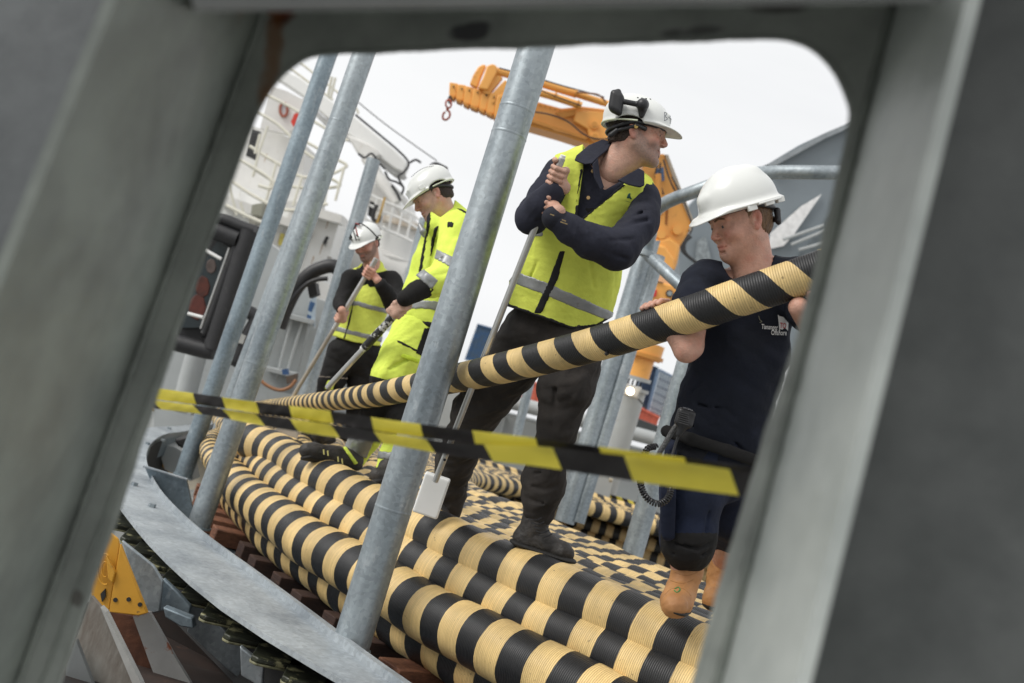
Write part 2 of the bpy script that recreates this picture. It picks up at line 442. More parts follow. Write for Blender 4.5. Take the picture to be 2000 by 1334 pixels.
# ------------------------------------------------------------------ material set
GALV = galv('galvanised_steel'); GALVW = galv('galvanised_steel_weathered', (0.27, 0.33, 0.37), (0.14, 0.18, 0.21), .5, .45)
FLANGE = galv('galvanised_flange', (0.41, 0.445, 0.465), (0.25, 0.28, 0.305), .48, .25)
CABLE = cable_mat('wrapped_cable', (.80, .570, .245), (.012, .012, .013), .111, rough=.46)
HELD = cable_mat('wrapped_cable_slanting', (.81, .585, .255), (.012, .012, .013), .094, skew=-.034, rough=.5)
FAR = cable_mat('wrapped_cable_far', (.80, .56, .27), (.026, .024, .022), .10, rough=.6)
WOODD = mat('tarred_timber', (.060, .028, .018), .8, scale=9, stretch=(1, 1, 6), col2=(.022, .011, .009), bump=.4, bscale=30)
WOOD = mat('red_timber', (.25, .105, .055), .7, scale=9, stretch=(3, 3, 12), col2=(.12, .045, .025), bump=.35, bscale=30)
GREYP = mat('grey_ship_paint', (.40, .42, .42), .45, scale=2.5, var=.05, spots=((.28, .28, .27), 7, .62, .2))
GREYD = mat('dark_grey_ship_paint', (.17, .18, .18), .5, scale=3, var=.1)
GREYB = mat('blue_grey_ship_paint', (.21, .245, .27), .55, scale=1.2, var=.06)
WHITEP = mat('white_ship_paint', (.80, .80, .78), .4, scale=1.5, var=.02, spots=((.55, .5, .42), 4, .68, .12))
WHITED = mat('white_paint_soiled', (.72, .71, .68), .45, scale=2, var=.05, spots=((.42, .33, .24), 6, .62, .2))
ORANGE = mat('orange_crane_paint', (.86, .41, .095), .42, scale=1.1, var=.06, spots=((.34, .13, .03), 5, .60, .22), bump=.05)
ORANGD = mat('orange_crane_paint_dull', (.62, .27, .05), .5, scale=1.5, var=.12)
YELP = mat('yellow_bracket_paint', (.60, .30, .028), .5, scale=6, var=.08, spots=((.2, .11, .03), 20, .64, .06))
RUBBER = mat('black_rubber', (.018, .018, .02), .48, scale=5, var=.2, bump=.25, bscale=14, spots=((.07, .07, .07), 9, .6, .2))
BLACK = mat('black_plastic', (.016, .016, .018), .42, var=.1, bump=.05, bscale=300)
BLACKM = mat('black_steel', (.012, .012, .013), .6)
GREENB = mat('slimy_green_black_steel', (.030, .034, .020), .42, scale=12, col2=(.010, .011, .008), bump=.6, bscale=22,
             spots=((.30, .29, .16), 13, .56, .06))
GREENE = mat('mossy_edge', (.25, .24, .14), .6, scale=20, col2=(.06, .065, .035), bump=.5, bscale=50)
RUSTY = mat('rusty_steel', (.12, .045, .022), .85, scale=6, col2=(.035, .014, .009), bump=.4, bscale=25)
DARKH = mat('shade_black', (.02, .02, .02), .7)
BLUEC = mat('dark_blue_container', (.028, .055, .105), .55, scale=3, var=.15)
BLUEL = mat('grey_blue_container_doors', (.13, .19, .28), .5, scale=3, var=.1)
BLUEB = mat('bright_blue_container', (.035, .10, .22), .5, scale=4, col2=(.06, .09, .12))
REDC = mat('red_container', (.60, .13, .075), .55, scale=3, var=.15)
BEIGE = mat('beige_deck_paint', (.50, .45, .36), .7, scale=6, var=.1)
ALU = mat('aluminium_tube', (.62, .62, .61), .32, .75, scale=5, var=.08, bump=.06, bscale=80)
ALUD = mat('dirty_aluminium_tube', (.42, .38, .32), .5, .4, scale=8, var=.15, stretch=(1, 1, .4))
WHITEPL = mat('white_plastic_block', (.80, .80, .78), .45, var=.02, sub=.0)
GLASS = mat('dark_glass', (.03, .04, .045), .08, var=.1)

# frame paint with rust where water has run off the corner, and scraped bare patches on the head beam
def frame_paint(name, base, low):
    mt = mat(name, base, .42, scale=7, col2=low, bump=.3, bscale=13, detail=8, spots=((.10, .075, .05), 24, .70, .05))
    t = mt.node_tree; N = t.nodes.new; L = t.links.new; b = t.nodes['Principled BSDF']; ge = N('ShaderNodeNewGeometry')
    def M(op, a, b_=None):
        n = N('ShaderNodeMath'); n.operation = op
        for i, q in enumerate((a, b_)):
            if q is None: continue
            if isinstance(q, (int, float)): n.inputs[i].default_value = q
            else: L(q, n.inputs[i])
        return n.outputs[0]
    def blob(c, ax, r):
        s = N('ShaderNodeVectorMath'); s.operation = 'SUBTRACT'; L(ge.outputs['Position'], s.inputs[0]); s.inputs[1].default_value = tuple(c)
        tot = None
        for a, q in zip(ax, r):
            d = N('ShaderNodeVectorMath'); d.operation = 'DOT_PRODUCT'; L(s.outputs[0], d.inputs[0]); d.inputs[1].default_value = tuple(np.asarray(a) / q)
            e = M('MULTIPLY', d.outputs['Value'], d.outputs['Value']); tot = e if tot is None else M('ADD', tot, e)
        return M('SUBTRACT', 1.0, tot)
    nz = N('ShaderNodeTexNoise'); nz.inputs['Scale'].default_value = 28; nz.inputs['Detail'].default_value = 8; L(ge.outputs['Position'], nz.inputs[0])
    nn = M('MULTIPLY', M('SUBTRACT', nz.outputs[0], .5), 2.4)
    last = b.inputs['Base Color'].links[0].from_socket
    for c, ax, r, colr, soft, amt in FRAME_MARKS:
        v = M('ADD', blob(c, ax, r), nn); mr = N('ShaderNodeMapRange'); L(v, mr.inputs[0]); mr.inputs[1].default_value = .15
        mr.inputs[2].default_value = .15 + soft; mr.inputs[4].default_value = amt
        mx = N('ShaderNodeMix'); mx.data_type = 'RGBA'; L(mr.outputs[0], mx.inputs[0]); L(last, mx.inputs[6]); mx.inputs[7].default_value = (*colr, 1)
        last = mx.outputs[2]
    L(last, b.inputs['Base Color']); return mt

# ------------------------------------------------------------------ ground
deckm = mat('ship_deck_paint', (.27, .28, .27), .55, scale=1.5, var=.15, spots=((.09, .06, .04), 3, .6, .2))
tag(mk('deck', [(-30, -12, -1.5), (40, -12, -1.5), (40, 60, -1.5), (-30, 60, -1.5)], [(0, 1, 2, 3)], deckm), kind='structure')
quaym = mat('quay_concrete', (.30, .29, .27), .85, scale=.3, var=.15)
tag(mk('quay', [(-900, -200, -6), (900, -200, -6), (900, 1800, -6), (-900, 1800, -6)], [(0, 1, 2, 3)], quaym), kind='structure')

# ------------------------------------------------------------------ the cable coil
EC, ER, EE, EA = V3(3.484, 8.505, 0), 5.297, 1.202, 0.45
def ell_pt(phi, off=0.0, z=0.0):
    u = (ER + off) * np.cos(phi); v = (ER * EE + off) * np.sin(phi); c, s = math.cos(EA), math.sin(EA)
    return np.stack([EC[0] + u * c - v * s, EC[1] + u * s + v * c, np.zeros_like(u) + z], -1)
PH = np.linspace(0, 2 * np.pi, 2400)
def nearest_phi(p, off=0.0):
    q = ell_pt(PH, off); return PH[np.argmin((q[:, 0] - p[0])**2 + (q[:, 1] - p[1])**2)]
phi_x = nearest_phi(G(575, 850, 0))                        # where every turn crosses over to the next
phi_end = nearest_phi(V3(1.35, 2.95, 0))                   # just past the right jamb
def turn_path(off, z, shift=0.0, n=900, hump=0.0, span=(-2.25, None)):
    lo = phi_x + span[0]; hi = phi_end if phi_end > phi_x else phi_end + 2 * np.pi
    ph = np.linspace(lo, hi, n)
    wv = .035 * (1 + 0 * ph)
    s = 1 / (1 + np.exp(-(ph - phi_x) / .022))
    p = ell_pt(ph, 0, z)
    q = ell_pt(ph, 1.0, z) - ell_pt(ph, 0, z); q /= np.linalg.norm(q, axis=1)[:, None]
    p = p + q * (off + shift * (1 - s) - shift)[:, None]
    p[:, 2] += hump * np.exp(-((ph - phi_x) / .035)**2) + .004 * np.sin(ph * 37 + off * 20) + .003 * np.sin(ph * 71 + off * 33)
    p[:, :2] += (q * (.006 * np.sin(ph * 23 + z * 31 + off * 11))[:, None])[:, :2]
    return p
def cable_turn(path, r, mt, parent, phase=0.0, seg=22, step=.03, name='cable_turn', half=None):
    p, u = resample(path, step=step)
    v, f, (s, a) = sweep(p, r, seg + 1, False)
    # duplicate seam so the wrap coordinate runs cleanly
    t, n, b = frames(p); a = np.linspace(0, 2 * np.pi, seg + 1); r_ = np.broadcast_to(np.asarray(r, float), (len(p),))
    v = (p[:, None] + r_[:, None, None] * (n[:, None] * np.cos(a)[None, :, None] + b[:, None] * np.sin(a)[None, :, None])).reshape(-1, 3)
    k = np.arange(len(p) - 1)[:, None] * (seg + 1); j = np.arange(seg)[None]
    f = np.stack([k + j, k + seg + 1 + j, k + seg + 2 + j, k + j + 1], -1).reshape(-1, 4)
    uv = np.stack([np.repeat(s + phase, seg + 1), np.tile(a, len(p))], 1)
    return mk(name, v, f, mt, parent, smooth=True, uv=uv)
CR = .0875
coil = thing('cable_coil', 'big near coil of black and cream striped cable that the men stand on', 'cable coil', ell_pt(np.array([phi_end]), 0, -.61)[0])
BR = .121
cable_turn(turn_path(0, -BR, .172, hump=.0), BR, CABLE, coil, phase=.02, seg=30)
for k in range(13):
    cable_turn(turn_path(-.215 - .146 * k, -.045 - .095 - .006 * (k % 2), .146, hump=.03), .095, CABLE, coil, phase=rng.uniform(0, .19), seg=18)
for lay, off, ph_ in ((1, -.13, .09), (2, .015, .19), (3, -.10, .0)):
    for j in range(2):
        cable_turn(turn_path(off - .20 * j, -BR - .131 * lay, .0), BR, CABLE, coil, phase=ph_ + .1 * j, seg=30 if j == 0 else 12, step=.03)

# far side of the coil seen across the hole
fc = thing('cable_coil', 'lower far coil of striped cable across the gap behind the tall man', 'cable coil', (2.5, 13.6, -.85))
def far_path(dy, z, x0=-5, x1=9.5, bow=.012):
    x = np.linspace(x0, x1, 160); return np.stack([x, 13.75 + dy + bow * (x - 4)**2 * .6 - .10 * (x - 2), np.full_like(x, z)], 1)
for k in range(20): cable_turn(far_path(.175 * k, -.33 - CR + .012 * math.sin(k * 2.3)), CR, FAR, fc, phase=rng.uniform(0, .19), seg=10, step=.07)
for lay in (1, 2): cable_turn(far_path(-.05 + .05 * lay, -.33 - CR - .165 * lay), CR, FAR, fc, phase=.11 * lay, seg=12, step=.06)
bk = resample(catmull([P(560, 812, 17), P(760, 838, 17), P(925, 897, 17), P(1030, 938, 16.6), P(1128, 966, 16), P(1235, 1001, 15), P(1420, 1075, 14)], 80), step=.07)[0]
cable_turn(bk, .088, FAR, fc, phase=.05, seg=14)

# timber blocks under the coil
cand = np.linspace(nearest_phi(G(395, 960, -.61)) - .05, phi_end if phi_end > phi_x else phi_end + 2 * np.pi, 400)
pth = ell_pt(cand, .06, -.66); pth_r, uu = resample(pth, step=.30)
nb = 0; zc = [0, 0, 0]
for i in range(len(pth_r)):
    c = pth_r[i]; tdir = unit((pth_r[min(i + 1, len(pth_r) - 1)] - pth_r[max(i - 1, 0)])); nd = np.cross(tdir, V3(0, 0, 1))
    if np.dot(nd, c - EC) < 0: nd = -nd
    x, y, _ = proj(*c)
    if x < 330 or x > 1000 or y > 1420: continue
    red = x < 445 or x > 700
    jit = random.uniform(-.03, .03)
    ca = math.cos(jit * 3); o = MB().box(c + nd * ((-.15 if not red else -.12) + jit), nd * (.16 if not red else .20), tdir * (.058 if not red else .075), V3(0, 0, .047)).build('timber_block', WOOD if red else WOODD, bevel=.006)
    nb += 1
    ords = ['first', 'second', 'third', 'fourth', 'fifth', 'sixth', 'seventh', 'eighth', 'ninth', 'tenth', 'eleventh', 'twelfth', 'thirteenth', 'fourteenth', 'fifteenth', 'sixteenth']
    zone = 0 if x < 445 else (1 if not red else 2); zc[zone] += 1; od = ords[min(zc[zone], 16) - 1]
    tag(o, [f'{od} reddish timber block under the coil, counting from its far left end', f'{od} dark tarred timber block, counting right from the second post', f'{od} reddish timber block, counting right from the thick front post'][zone],
        'timber block', 'dark timber blocks' if zone == 1 else 'red timber blocks')

# ------------------------------------------------------------------ turntable flange and plates
ZF = -.56
inner_px = [(700, 812), (560, 812), (450, 824), (400, 838), (357, 848), (332, 851), (315, 856), (299, 866), (288, 880), (283, 899), (287, 920), (305, 958), (339, 999), (400, 1055), (500, 1130), (600, 1206), (700, 1283), (790, 1348), (880, 1405)]
outer_px = [(700, 795), (560, 797), (450, 815), (420, 821), (360, 831), (289, 835), (245, 848), (212, 872), (198, 905), (206, 945), (238, 990), (300, 1065), (400, 1157), (520, 1240), (640, 1312), (760, 1382), (860, 1450)]
ipt = resample(catmull([G(x, y, ZF) for x, y in inner_px], 300), 160)[0]; opt_ = resample(catmull([G(x, y, ZF) for x, y in outer_px], 300), 160)[0]
turnt = thing('cable_turntable', 'wide galvanised ring flange of the cable turntable sweeping round the left of the coil', 'turntable', opt_[100] - V3(0, 0, .6))
mid = (ipt + opt_) / 2
v = np.concatenate([ipt, mid, opt_, ipt - V3(0, 0, .02), opt_ - V3(0, 0, .02)]); n = 160; f = []
for i in range(n - 1):
    f += [(i, i + 1, n + i + 1, n + i), (n + i, n + i + 1, 2 * n + i + 1, 2 * n + i), (3 * n + i, 3 * n + i + 1, i + 1, i), (2 * n + i, 2 * n + i + 1, 4 * n + i + 1, 4 * n + i), (4 * n + i, 4 * n + i + 1, 3 * n + i + 1, 3 * n + i)]
mk('ring_flange', v, f, FLANGE, turnt)
# thin upstand along the inner edge of the near half, web ring under the flange
inn = ipt[70:]; dirv = (opt_ - ipt)[70:]; dirv /= np.linalg.norm(dirv, axis=1)[:, None]
v = []; f = []
for p, d_ in zip(inn, dirv):
    v += [p - d_ * .018, p + d_ * .020, p + d_ * .020 + V3(0, 0, .030), p - d_ * .018 + V3(0, 0, .030)]
for i in range(len(inn) - 1):
    a = 4 * i; f += [(a + 3, a + 7, a + 6, a + 2), (a + 1, a + 2, a + 6, a + 5), (a, a + 4, a + 7, a + 3)]
mk('edge_bar', v, f, FLANGE, turnt)
back = opt_[:70] - V3(0, 0, 0); v = np.concatenate([back, back + V3(0, 0, .15)]); nb_ = len(back)
mk('upstand_ring', v, [(i, i + 1, nb_ + i + 1, nb_ + i) for i in range(nb_ - 1)], GALV, turnt)
webr = opt_ * .12 + ipt * .88; nn_ = len(webr)
mk('web_ring', np.concatenate([webr - V3(0, 0, .02), webr - V3(0, 0, .42)]), [(i, i + 1, nn_ + i + 1, nn_ + i) for i in range(nn_ - 1)], DARKH, turnt)  # ring coloured near-black for the shade behind the teeth
webd = ipt[60:] * 1.0; nn_ = len(webd)
mk('inner_web', np.concatenate([webd - V3(0, 0, .02), webd - V3(0, 0, .20)]), [(i, i + 1, nn_ + i + 1, nn_ + i) for i in range(nn_ - 1)], GALVW, turnt)
# bolts on the flange
for x, y in ((262, 948), (296, 990), (330, 838), (318, 862), (395, 878), (288, 868)):
    c = G(x, y, ZF); ax = unit(V3(random.uniform(-1, 1), random.uniform(-1, 1), 0)); ay = np.cross(V3(0, 0, 1), ax)
    hexp = [c + .022 * (ax * math.cos(a) + ay * math.sin(a)) for a in np.arange(6) * math.pi / 3]
    MB().prism(hexp, V3(0, 0, .02)).build('bolt', GALV, turnt)
# plate carrying the posts
ph0 = nearest_phi(G(372, 1000, -.66)); phe = phi_end if phi_end > ph0 else phi_end + 2 * np.pi
pa = np.linspace(ph0, phe, 90); inner_e = ell_pt(pa, -1.4, -.712); outer_e = ell_pt(pa, .46, -.712)
v = np.concatenate([inner_e, outer_e]); mk('base_plate', v, [(i, i + 1, 90 + i + 1, 90 + i) for i in range(89)], GALVW, turnt)
slab('radial_gusset', [(282, 911), (364, 937), (374, 985), (388, 1040), (372, 1052), (325, 985), (300, 952)], 6.55, .02, GALVW, turnt)
MB().rod([P(280, 910.5, 6.53), P(366, 936.5, 6.53)], .008, 6).build('gusset_edge', FLANGE, turnt)
for x, y in ((424, 1052),):
    c = G(x, y, -.70); hexp = [c + .035 * V3(math.cos(a), math.sin(a), 0) for a in np.arange(6) * math.pi / 3]
    MB().prism(hexp, V3(0, 0, .035)).build('bolt', GALV, turnt)
# slimy drive teeth under the flange
for i, (x, y) in enumerate(((196, 998), (214, 1020), (236, 1047), (258, 1072), (284, 1098), (315, 1127), (349, 1161), (392, 1197), (438, 1236), (492, 1278), (552, 1318), (620, 1362))):
    wd = 62 + i * 4.2; z = -.67
    a = G(x, y, z); b = G(x + wd, y + wd * .24, z)
    t_ = (b - a); inw = unit(np.cross(V3(0, 0, 1), unit(t_))); inw = inw if inw[1] > 0 else -inw
    dn = V3(0, 0, -.022)
    q = [a, a + t_ * .12 - inw * .025, b - t_ * .15 - inw * .012, b, b + inw * .22, a + inw * .30 + t_ * .25]
    MB().prism(q, dn).build('drive_tooth', GREENB, turnt, bevel=.005)
    MB().prism([q[0] - V3(0, 0, .022), q[1] - V3(0, 0, .022), q[2] - V3(0, 0, .022), q[2] + inw * .012 - V3(0, 0, .022), q[0] + inw * .03 - V3(0, 0, .022)], V3(0, 0, -.010)).build('tooth_edge', GREENE, turnt, bevel=.003)
slab('support_bracket', [(237, 1055), (300, 1105), (318, 1135), (312, 1195), (290, 1200), (275, 1180)], 4.25, .02, GALV, turnt, bevel=.006)
slab('support_bracket', [(318, 1130), (345, 1155), (372, 1185), (366, 1222), (330, 1196), (308, 1192)], 4.32, .03, GALVW, turnt, bevel=.006)
slab('support_bracket', [(468, 1262), (515, 1300), (512, 1345), (470, 1320)], 3.9, .03, GALV, turnt, bevel=.006)
slab('lower_rail', [(372, 1165), (470, 1262), (600, 1352), (560, 1400), (440, 1305), (365, 1235)], 4.4, .05, GALV, turnt, bevel=.006)
slab('lower_rail', [(318, 1186), (374, 1208), (378, 1228), (352, 1224), (322, 1206)], 4.2, .05, GALVW, turnt, bevel=.006)

yb = thing('roller_bracket', 'yellow painted steel bracket with bolt holes under the ring flange at the left jamb', 'bracket', P(230, 1190, 4.0))
slab('side_plate', [(215, 1040), (230, 1052), (234, 1066), (212, 1200), (182, 1186), (176, 1150), (196, 1090)], 4.02, .012, YELP, yb, bevel=.004)
slab('front_plate', [(234, 1062), (288, 1198), (270, 1203), (212, 1196)], 4.0, .02, YELP, yb, bevel=.005)
for x, y in ((225, 1172), (251, 1171), (273, 1181)):
    a = P(x, y, 3.996); tube('bolt_hole', [a, a + FW * .01], .009, DARKH, yb, 10)
for r_, w_ in ((.062, .006), (.03, .004)):
    c = P(205, 1112, 4.0); pts = [c + (IR * math.cos(t) * .45 + ID * math.sin(t)) * r_ for t in np.linspace(1.2, 5.2, 24)]
    tube('pressed_ring', pts, w_ * .7, YELP, yb, 6)
slab('lug', [(207, 1085), (224, 1118), (219, 1140), (210, 1130)], 3.985, .02, YELP, yb, bevel=.004)
slab('slot', [(196, 1160), (205, 1150), (206, 1165), (199, 1176)], 4.012, .01, DARKH, yb)

bm = thing('support_beam', 'weathered steel channel beam under the turntable at the lower left jamb', 'beam', P(200, 1280, 3.6))
slab('top_flange', [(178, 1165), (196, 1186), (260, 1334), (290, 1400), (200, 1400), (148, 1250)], 3.6, .02, mat('worn_plate', (.30, .29, .26), .6, scale=9, col2=(.12, .09, .07), stretch=(1, 1, .3), bump=.2), bm)
slab('web', [(148, 1250), (180, 1334), (200, 1400), (120, 1400), (130, 1300)], 3.55, .02, GREYD, bm)
slab('edge_strip', [(196, 1186), (206, 1196), (275, 1334), (300, 1400), (288, 1400), (258, 1334)], 3.58, .03, mat('worn_edge', (.42, .42, .40), .5), bm)
bm2 = thing('support_beam', 'grey flat beam edged with bright rust, running under the drive teeth', 'beam', P(320, 1300, 4.0))
slab('top_flange', [(255, 1192), (292, 1196), (345, 1290), (372, 1334), (395, 1400), (330, 1400), (305, 1330)], 4.1, .02, mat('grey_plate_rust', (.30, .30, .29), .6, scale=5, var=.1, spots=((.22, .07, .03), 9, .55, .08)), bm2)
slab('rust_scale', [(206, 1190), (262, 1200), (318, 1322), (335, 1400), (290, 1400), (270, 1320)], 4.16, .03, RUSTY, bm2, bevel=.01)
bel = mat('under_shade_brown', (.035, .018, .012), .8, scale=3, col2=(.008, .006, .005), spots=((.11, .05, .03), 5, .6, .15))  # near-black brown that paints in the shade under the turntable
tag(slab('under_shade_sheet', [(130, 1180), (420, 1180), (620, 1330), (760, 1420), (100, 1420)], 5.4, .05, bel), kind='structure')
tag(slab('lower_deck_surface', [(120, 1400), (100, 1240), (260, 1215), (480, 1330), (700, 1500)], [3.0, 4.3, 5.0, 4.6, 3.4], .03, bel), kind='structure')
hop = slab('deck_hopper', [(306, 868), (338, 872), (360, 884), (372, 940), (322, 917)], 9.6, .3, GREYP); tag(hop, 'small grey sloping steel hopper seen through the hole of the ring flange', 'hopper')
tag(slab('deck_patch', [(270, 840), (420, 850), (400, 960), (270, 940)], 11.2, .1, BEIGE), kind='structure')
tag(slab('winch_motor', [(338, 858), (362, 850), (400, 850), (398, 880), (372, 884), (345, 872)], 9.3, .3, BLACKM, bevel=.03), 'black machine lump behind the grey hopper, seen through the ring flange', 'machine')
tag(slab('warning_wedge', [(313, 905), (322, 917), (335, 925), (322, 895)], 9.8, .1, YELP), 'tiny yellow wedge at the foot of the grey hopper', 'wedge')

# ------------------------------------------------------------------ posts
def vpost(name, label, x1, y1, x2, y2, d, r, mt, group, ext=1.12, cat='post', base=True, seam=True, seg=28, t2=None):
    B = P(x1, y1, d); q = ray(x2, y2)
    t = t2 or np.dot(B[:2] - CAM[:2], q[:2]) / np.dot(q[:2], q[:2]); T = CAM + q * t
    T = B + (T - B) * ext
    root = thing(name, label, cat, B, group)
    n = 24; pts = [B + (T - B) * k / (n - 1) for k in range(n)]
    rr = r * (1 + .004 * np.sin(np.arange(n) * 1.3))
    tube('tube', pts, rr, mt, root, seg)
    ax = unit(T - B)
    if base: tube('weld_collar', [B, B + ax * .012], r * 1.12, GALVW, root, 24)
    if seam:
        for s_ in seam if isinstance(seam, (list, tuple)) else (.42, .62):
            c = B + (T - B) * s_; tube('weld_ring', [c - ax * .006, c, c + ax * .006], [r * 1.001, r * 1.02, r * 1.001], mt, root, 28, cap=False)
    return root, B, T
gp = 'galvanised posts round the coil'
vpost('guard_post', 'nearest and widest galvanised post, in front of the coil left of the tall man', 683, 1268, 1045, 100, 4.02, .0765, GALV, gp, seam=(.2, .76, .80))
vpost('guard_post', 'galvanised post second from the left jamb, left of the small worker', 387, 1030, 709, 108, 5.75, .0665, GALV, gp, seam=(.30, .70, .76))
vpost('guard_post', 'leftmost galvanised post, blotchy and dull, standing on the ring flange gusset', 357, 930, 641, 108, 7.9, .070, GALVW, gp, seam=(.5,))
vpost('guard_post', 'thin galvanised post half hidden along the left side of the second post', 405, 905, 668, 205, 9.2, .068, GALV, gp, ext=1.0, base=False, seam=False)
vpost('guard_post', 'short thin galvanised post with a notched top behind the small worker', 592, 790, 730, 312, 9.4, .068, GALV, gp, ext=1.0, base=False, seam=(.4,))
vpost('guard_post', 'faint far galvanised post between the two hi-vis workers', 740, 790, 832, 428, 11.2, .072, GALV, gp, ext=1.0, base=False, seam=False)
vpost('guard_post', 'thin far post seen between the legs of the tall man', 1005, 868, 1036, 742, 11.5, .055, GALV, gp, ext=1.1, base=False, seam=False)
vpost('guard_post', 'galvanised post behind the coil, just left of the man in navy T-shirt', 1230, 1100, 1362, 640, 6.9, .075, GALV, gp, ext=1.0, seam=False)
# composite post with rails
cp = thing('rail_post', 'broad twin galvanised post behind the tall man, carrying the curved handrails', 'post', P(1105, 1018, 8.2), gp)
for x1, x2, r_ in ((1102, 1262, .085), (1128, 1290, .06)):
    B = P(x1, 1020, 8.3); T = P(x2 - 4, 500, 8.6); tube('tube', [B + (T - B) * k / 9 for k in range(10)], r_, GALV, cp, 20)
slab('web_strip', [(1118, 1020), (1128, 1020), (1290, 470), (1276, 470)], [8.3, 8.3, 8.55, 8.55], .03, GALV, cp)
hr = thing('handrail', 'galvanised handrail pipe curving from the right jamb down behind the man in the navy shirt', 'handrail', P(1290, 395, 7.8))
pts = catmull([P(1680, 338, 7.6), P(1600, 337, 7.6), P(1510, 337, 7.7), P(1440, 345, 7.7), P(1365, 371, 7.8), P(1305, 394, 8.0), P(1278, 416, 8.2), P(1272, 448, 8.3), P(1262, 500, 8.4)], 60)
tube('top_pipe', pts, .054, GALV, hr, 18)
tube('lower_pipe', [P(1268, 500, 8.35), P(1300, 530, 8.1), P(1345, 572, 7.9)], .052, GALV, hr, 14)
tube('joint_ring', [P(1262, 490, 8.35), P(1258, 500, 8.35)], .095, GALV, hr, 20)

# ------------------------------------------------------------------ held cable
hp = [P(1760, 468, 3.05), P(1590, 532, 3.16), P(1450, 579, 3.25), P(1330, 620, 3.36), P(1150, 676, 3.62), P(977, 720, 4.02), P(880, 741, 4.38), P(800, 758, 4.75), P(740, 770, 5.1), P(690, 777, 5.6), P(640, 783, 6.25), P(590, 788, 7.2), P(545, 792, 8.4), P(505, 796, 9.8), P(470, 800, 11.2), P(440, 808, 12.5)]
ho = cable_turn(catmull(hp, 260), .0635, HELD, None, phase=.045, seg=36, step=.02, name='held_cable')
tag(ho, 'striped black and cream cable carried diagonally up from the coil to the man in navy', 'cable')
tag(tube('cable_tie', [P(1183, 692, 3.50), P(1187, 689, 3.494)], .007, BLACK, None, 8), 'tiny black tie end on the underside of the lifted cable', 'cable tie')
# end of the loop rising at the left
for q in ([P(540, 985, 6.2), P(470, 938, 6.5), P(428, 908, 7.0), P(413, 884, 7.6), P(416, 862, 8.4), P(440, 850, 9.4), P(490, 846, 10.5)],
          [P(500, 862, 7.9), P(462, 845, 8.5), P(438, 827, 9.3), P(433, 812, 10), P(455, 803, 11), P(500, 800, 12)]):
    cable_turn(catmull(q, 60), .0875, CABLE, coil, seg=20)

# ------------------------------------------------------------------ barrier tape (near)
def film(mt, col, amt):
    t = mt.node_tree; N = t.nodes.new; L = t.links.new; b = t.nodes['Principled BSDF']; o_ = [n for n in t.nodes if n.type == 'OUTPUT_MATERIAL'][0]
    tr_ = N('ShaderNodeBsdfTranslucent'); tr_.inputs[0].default_value = (*col, 1); ms = N('ShaderNodeMixShader'); ms.inputs[0].default_value = amt
    L(b.outputs[0], ms.inputs[1]); L(tr_.outputs[0], ms.inputs[2]); L(ms.outputs[0], o_.inputs[0])
TY = mat('yellow_tape', (.88, .80, .17), .38, var=.06, scale=9, bump=.1, bscale=30)
TK = mat('black_tape', (.045, .040, .040), .38, var=.2, scale=9, bump=.1, bscale=30)
film(TY, (.92, .85, .22), .5); film(TK, (.05, .045, .045), .3)
def tape(name, label, top, bot, ds, bounds, slant, mats, thick=.0008, n=220):
    """ribbon between two picture curves; bounds = stripe borders along it"""
    root = thing(name, label, 'barrier tape', P(*top[0], ds[0]))
    tt = catmull([P(x, y, d) for (x, y), d in zip(top, ds)], n); bb = catmull([P(x, y, d + .004) for (x, y), d in zip(bot, ds)], n)
    tx = catmull([(*q, 0) for q in top], n)[:, 0]
    for i, (a, b) in enumerate(zip(bounds[:-1], bounds[1:])):
        def at(c, x): k = np.interp(x, tx, np.arange(n)); k0 = int(k); k1 = min(k0 + 1, n - 1); return c[k0] * (1 - k + k0) + c[k1] * (k - k0)
        m_ = 10; v = []
        for q in range(m_ + 1):
            x = a + (b - a) * q / m_
            for r_ in range(5):
                u = r_ / 4; xs = x + slant * (u if not isinstance(u, tuple) else 0)
                p = at(tt, xs) * (1 - u) + at(bb, xs) * u + FW * (.004 * math.sin(xs * .03) * math.sin(u * 3.1) + .0015 * math.sin(xs * .21 + u * 4))
                v.append(p)
        nf = len(v); v += [p + FW * thick for p in v]
        f = []
        for q in range(m_):
            for r_ in range(4):
                k = q * 5 + r_; f += [(k, k + 1, k + 6, k + 5), (nf + k, nf + k + 5, nf + k + 6, nf + k + 1)]
        mk('stripe', v, f, mats[i % 2], root, smooth=True)
    return root
topc = [(285, 755), (400, 771), (500, 785), (640, 802), (760, 820), (900, 838), (1050, 856), (1200, 876), (1350, 896), (1480, 913), (1620, 930)]
botc = [(285, 778), (400, 792), (500, 807), (640, 826), (760, 845), (900, 864), (1050, 876), (1200, 897), (1350, 913), (1480, 930), (1620, 946)]
dsc = [2.3, 2.15, 2.05, 1.95, 1.85, 1.75, 1.65, 1.55, 1.5, 1.42, 1.36]
tape('barrier_tape', 'yellow and black barrier tape stretched across the opening, its upper fold', topc, botc, dsc,
     [285, 297, 378, 433, 500, 565, 645, 724, 821, 922, 1046, 1170, 1337, 1600], 6, (TK, TY))
topd = [(285, 780), (400, 794), (500, 809), (640, 828), (760, 847), (900, 866), (1050, 872), (1200, 888), (1350, 906), (1480, 925), (1620, 944)]
botd = [(285, 796), (400, 810), (500, 829), (640, 852), (760, 868), (900, 893), (1050, 911), (1200, 934), (1350, 956), (1480, 972), (1620, 985)]
tape('barrier_tape', 'dull lower strand of the near barrier tape, folded below the upper one', topd, botd, [d - .012 for d in dsc],
     [285, 297, 378, 433, 500, 566, 646, 729, 832, 945, 1080, 1218, 1425, 1590], 18, (TK, TY))

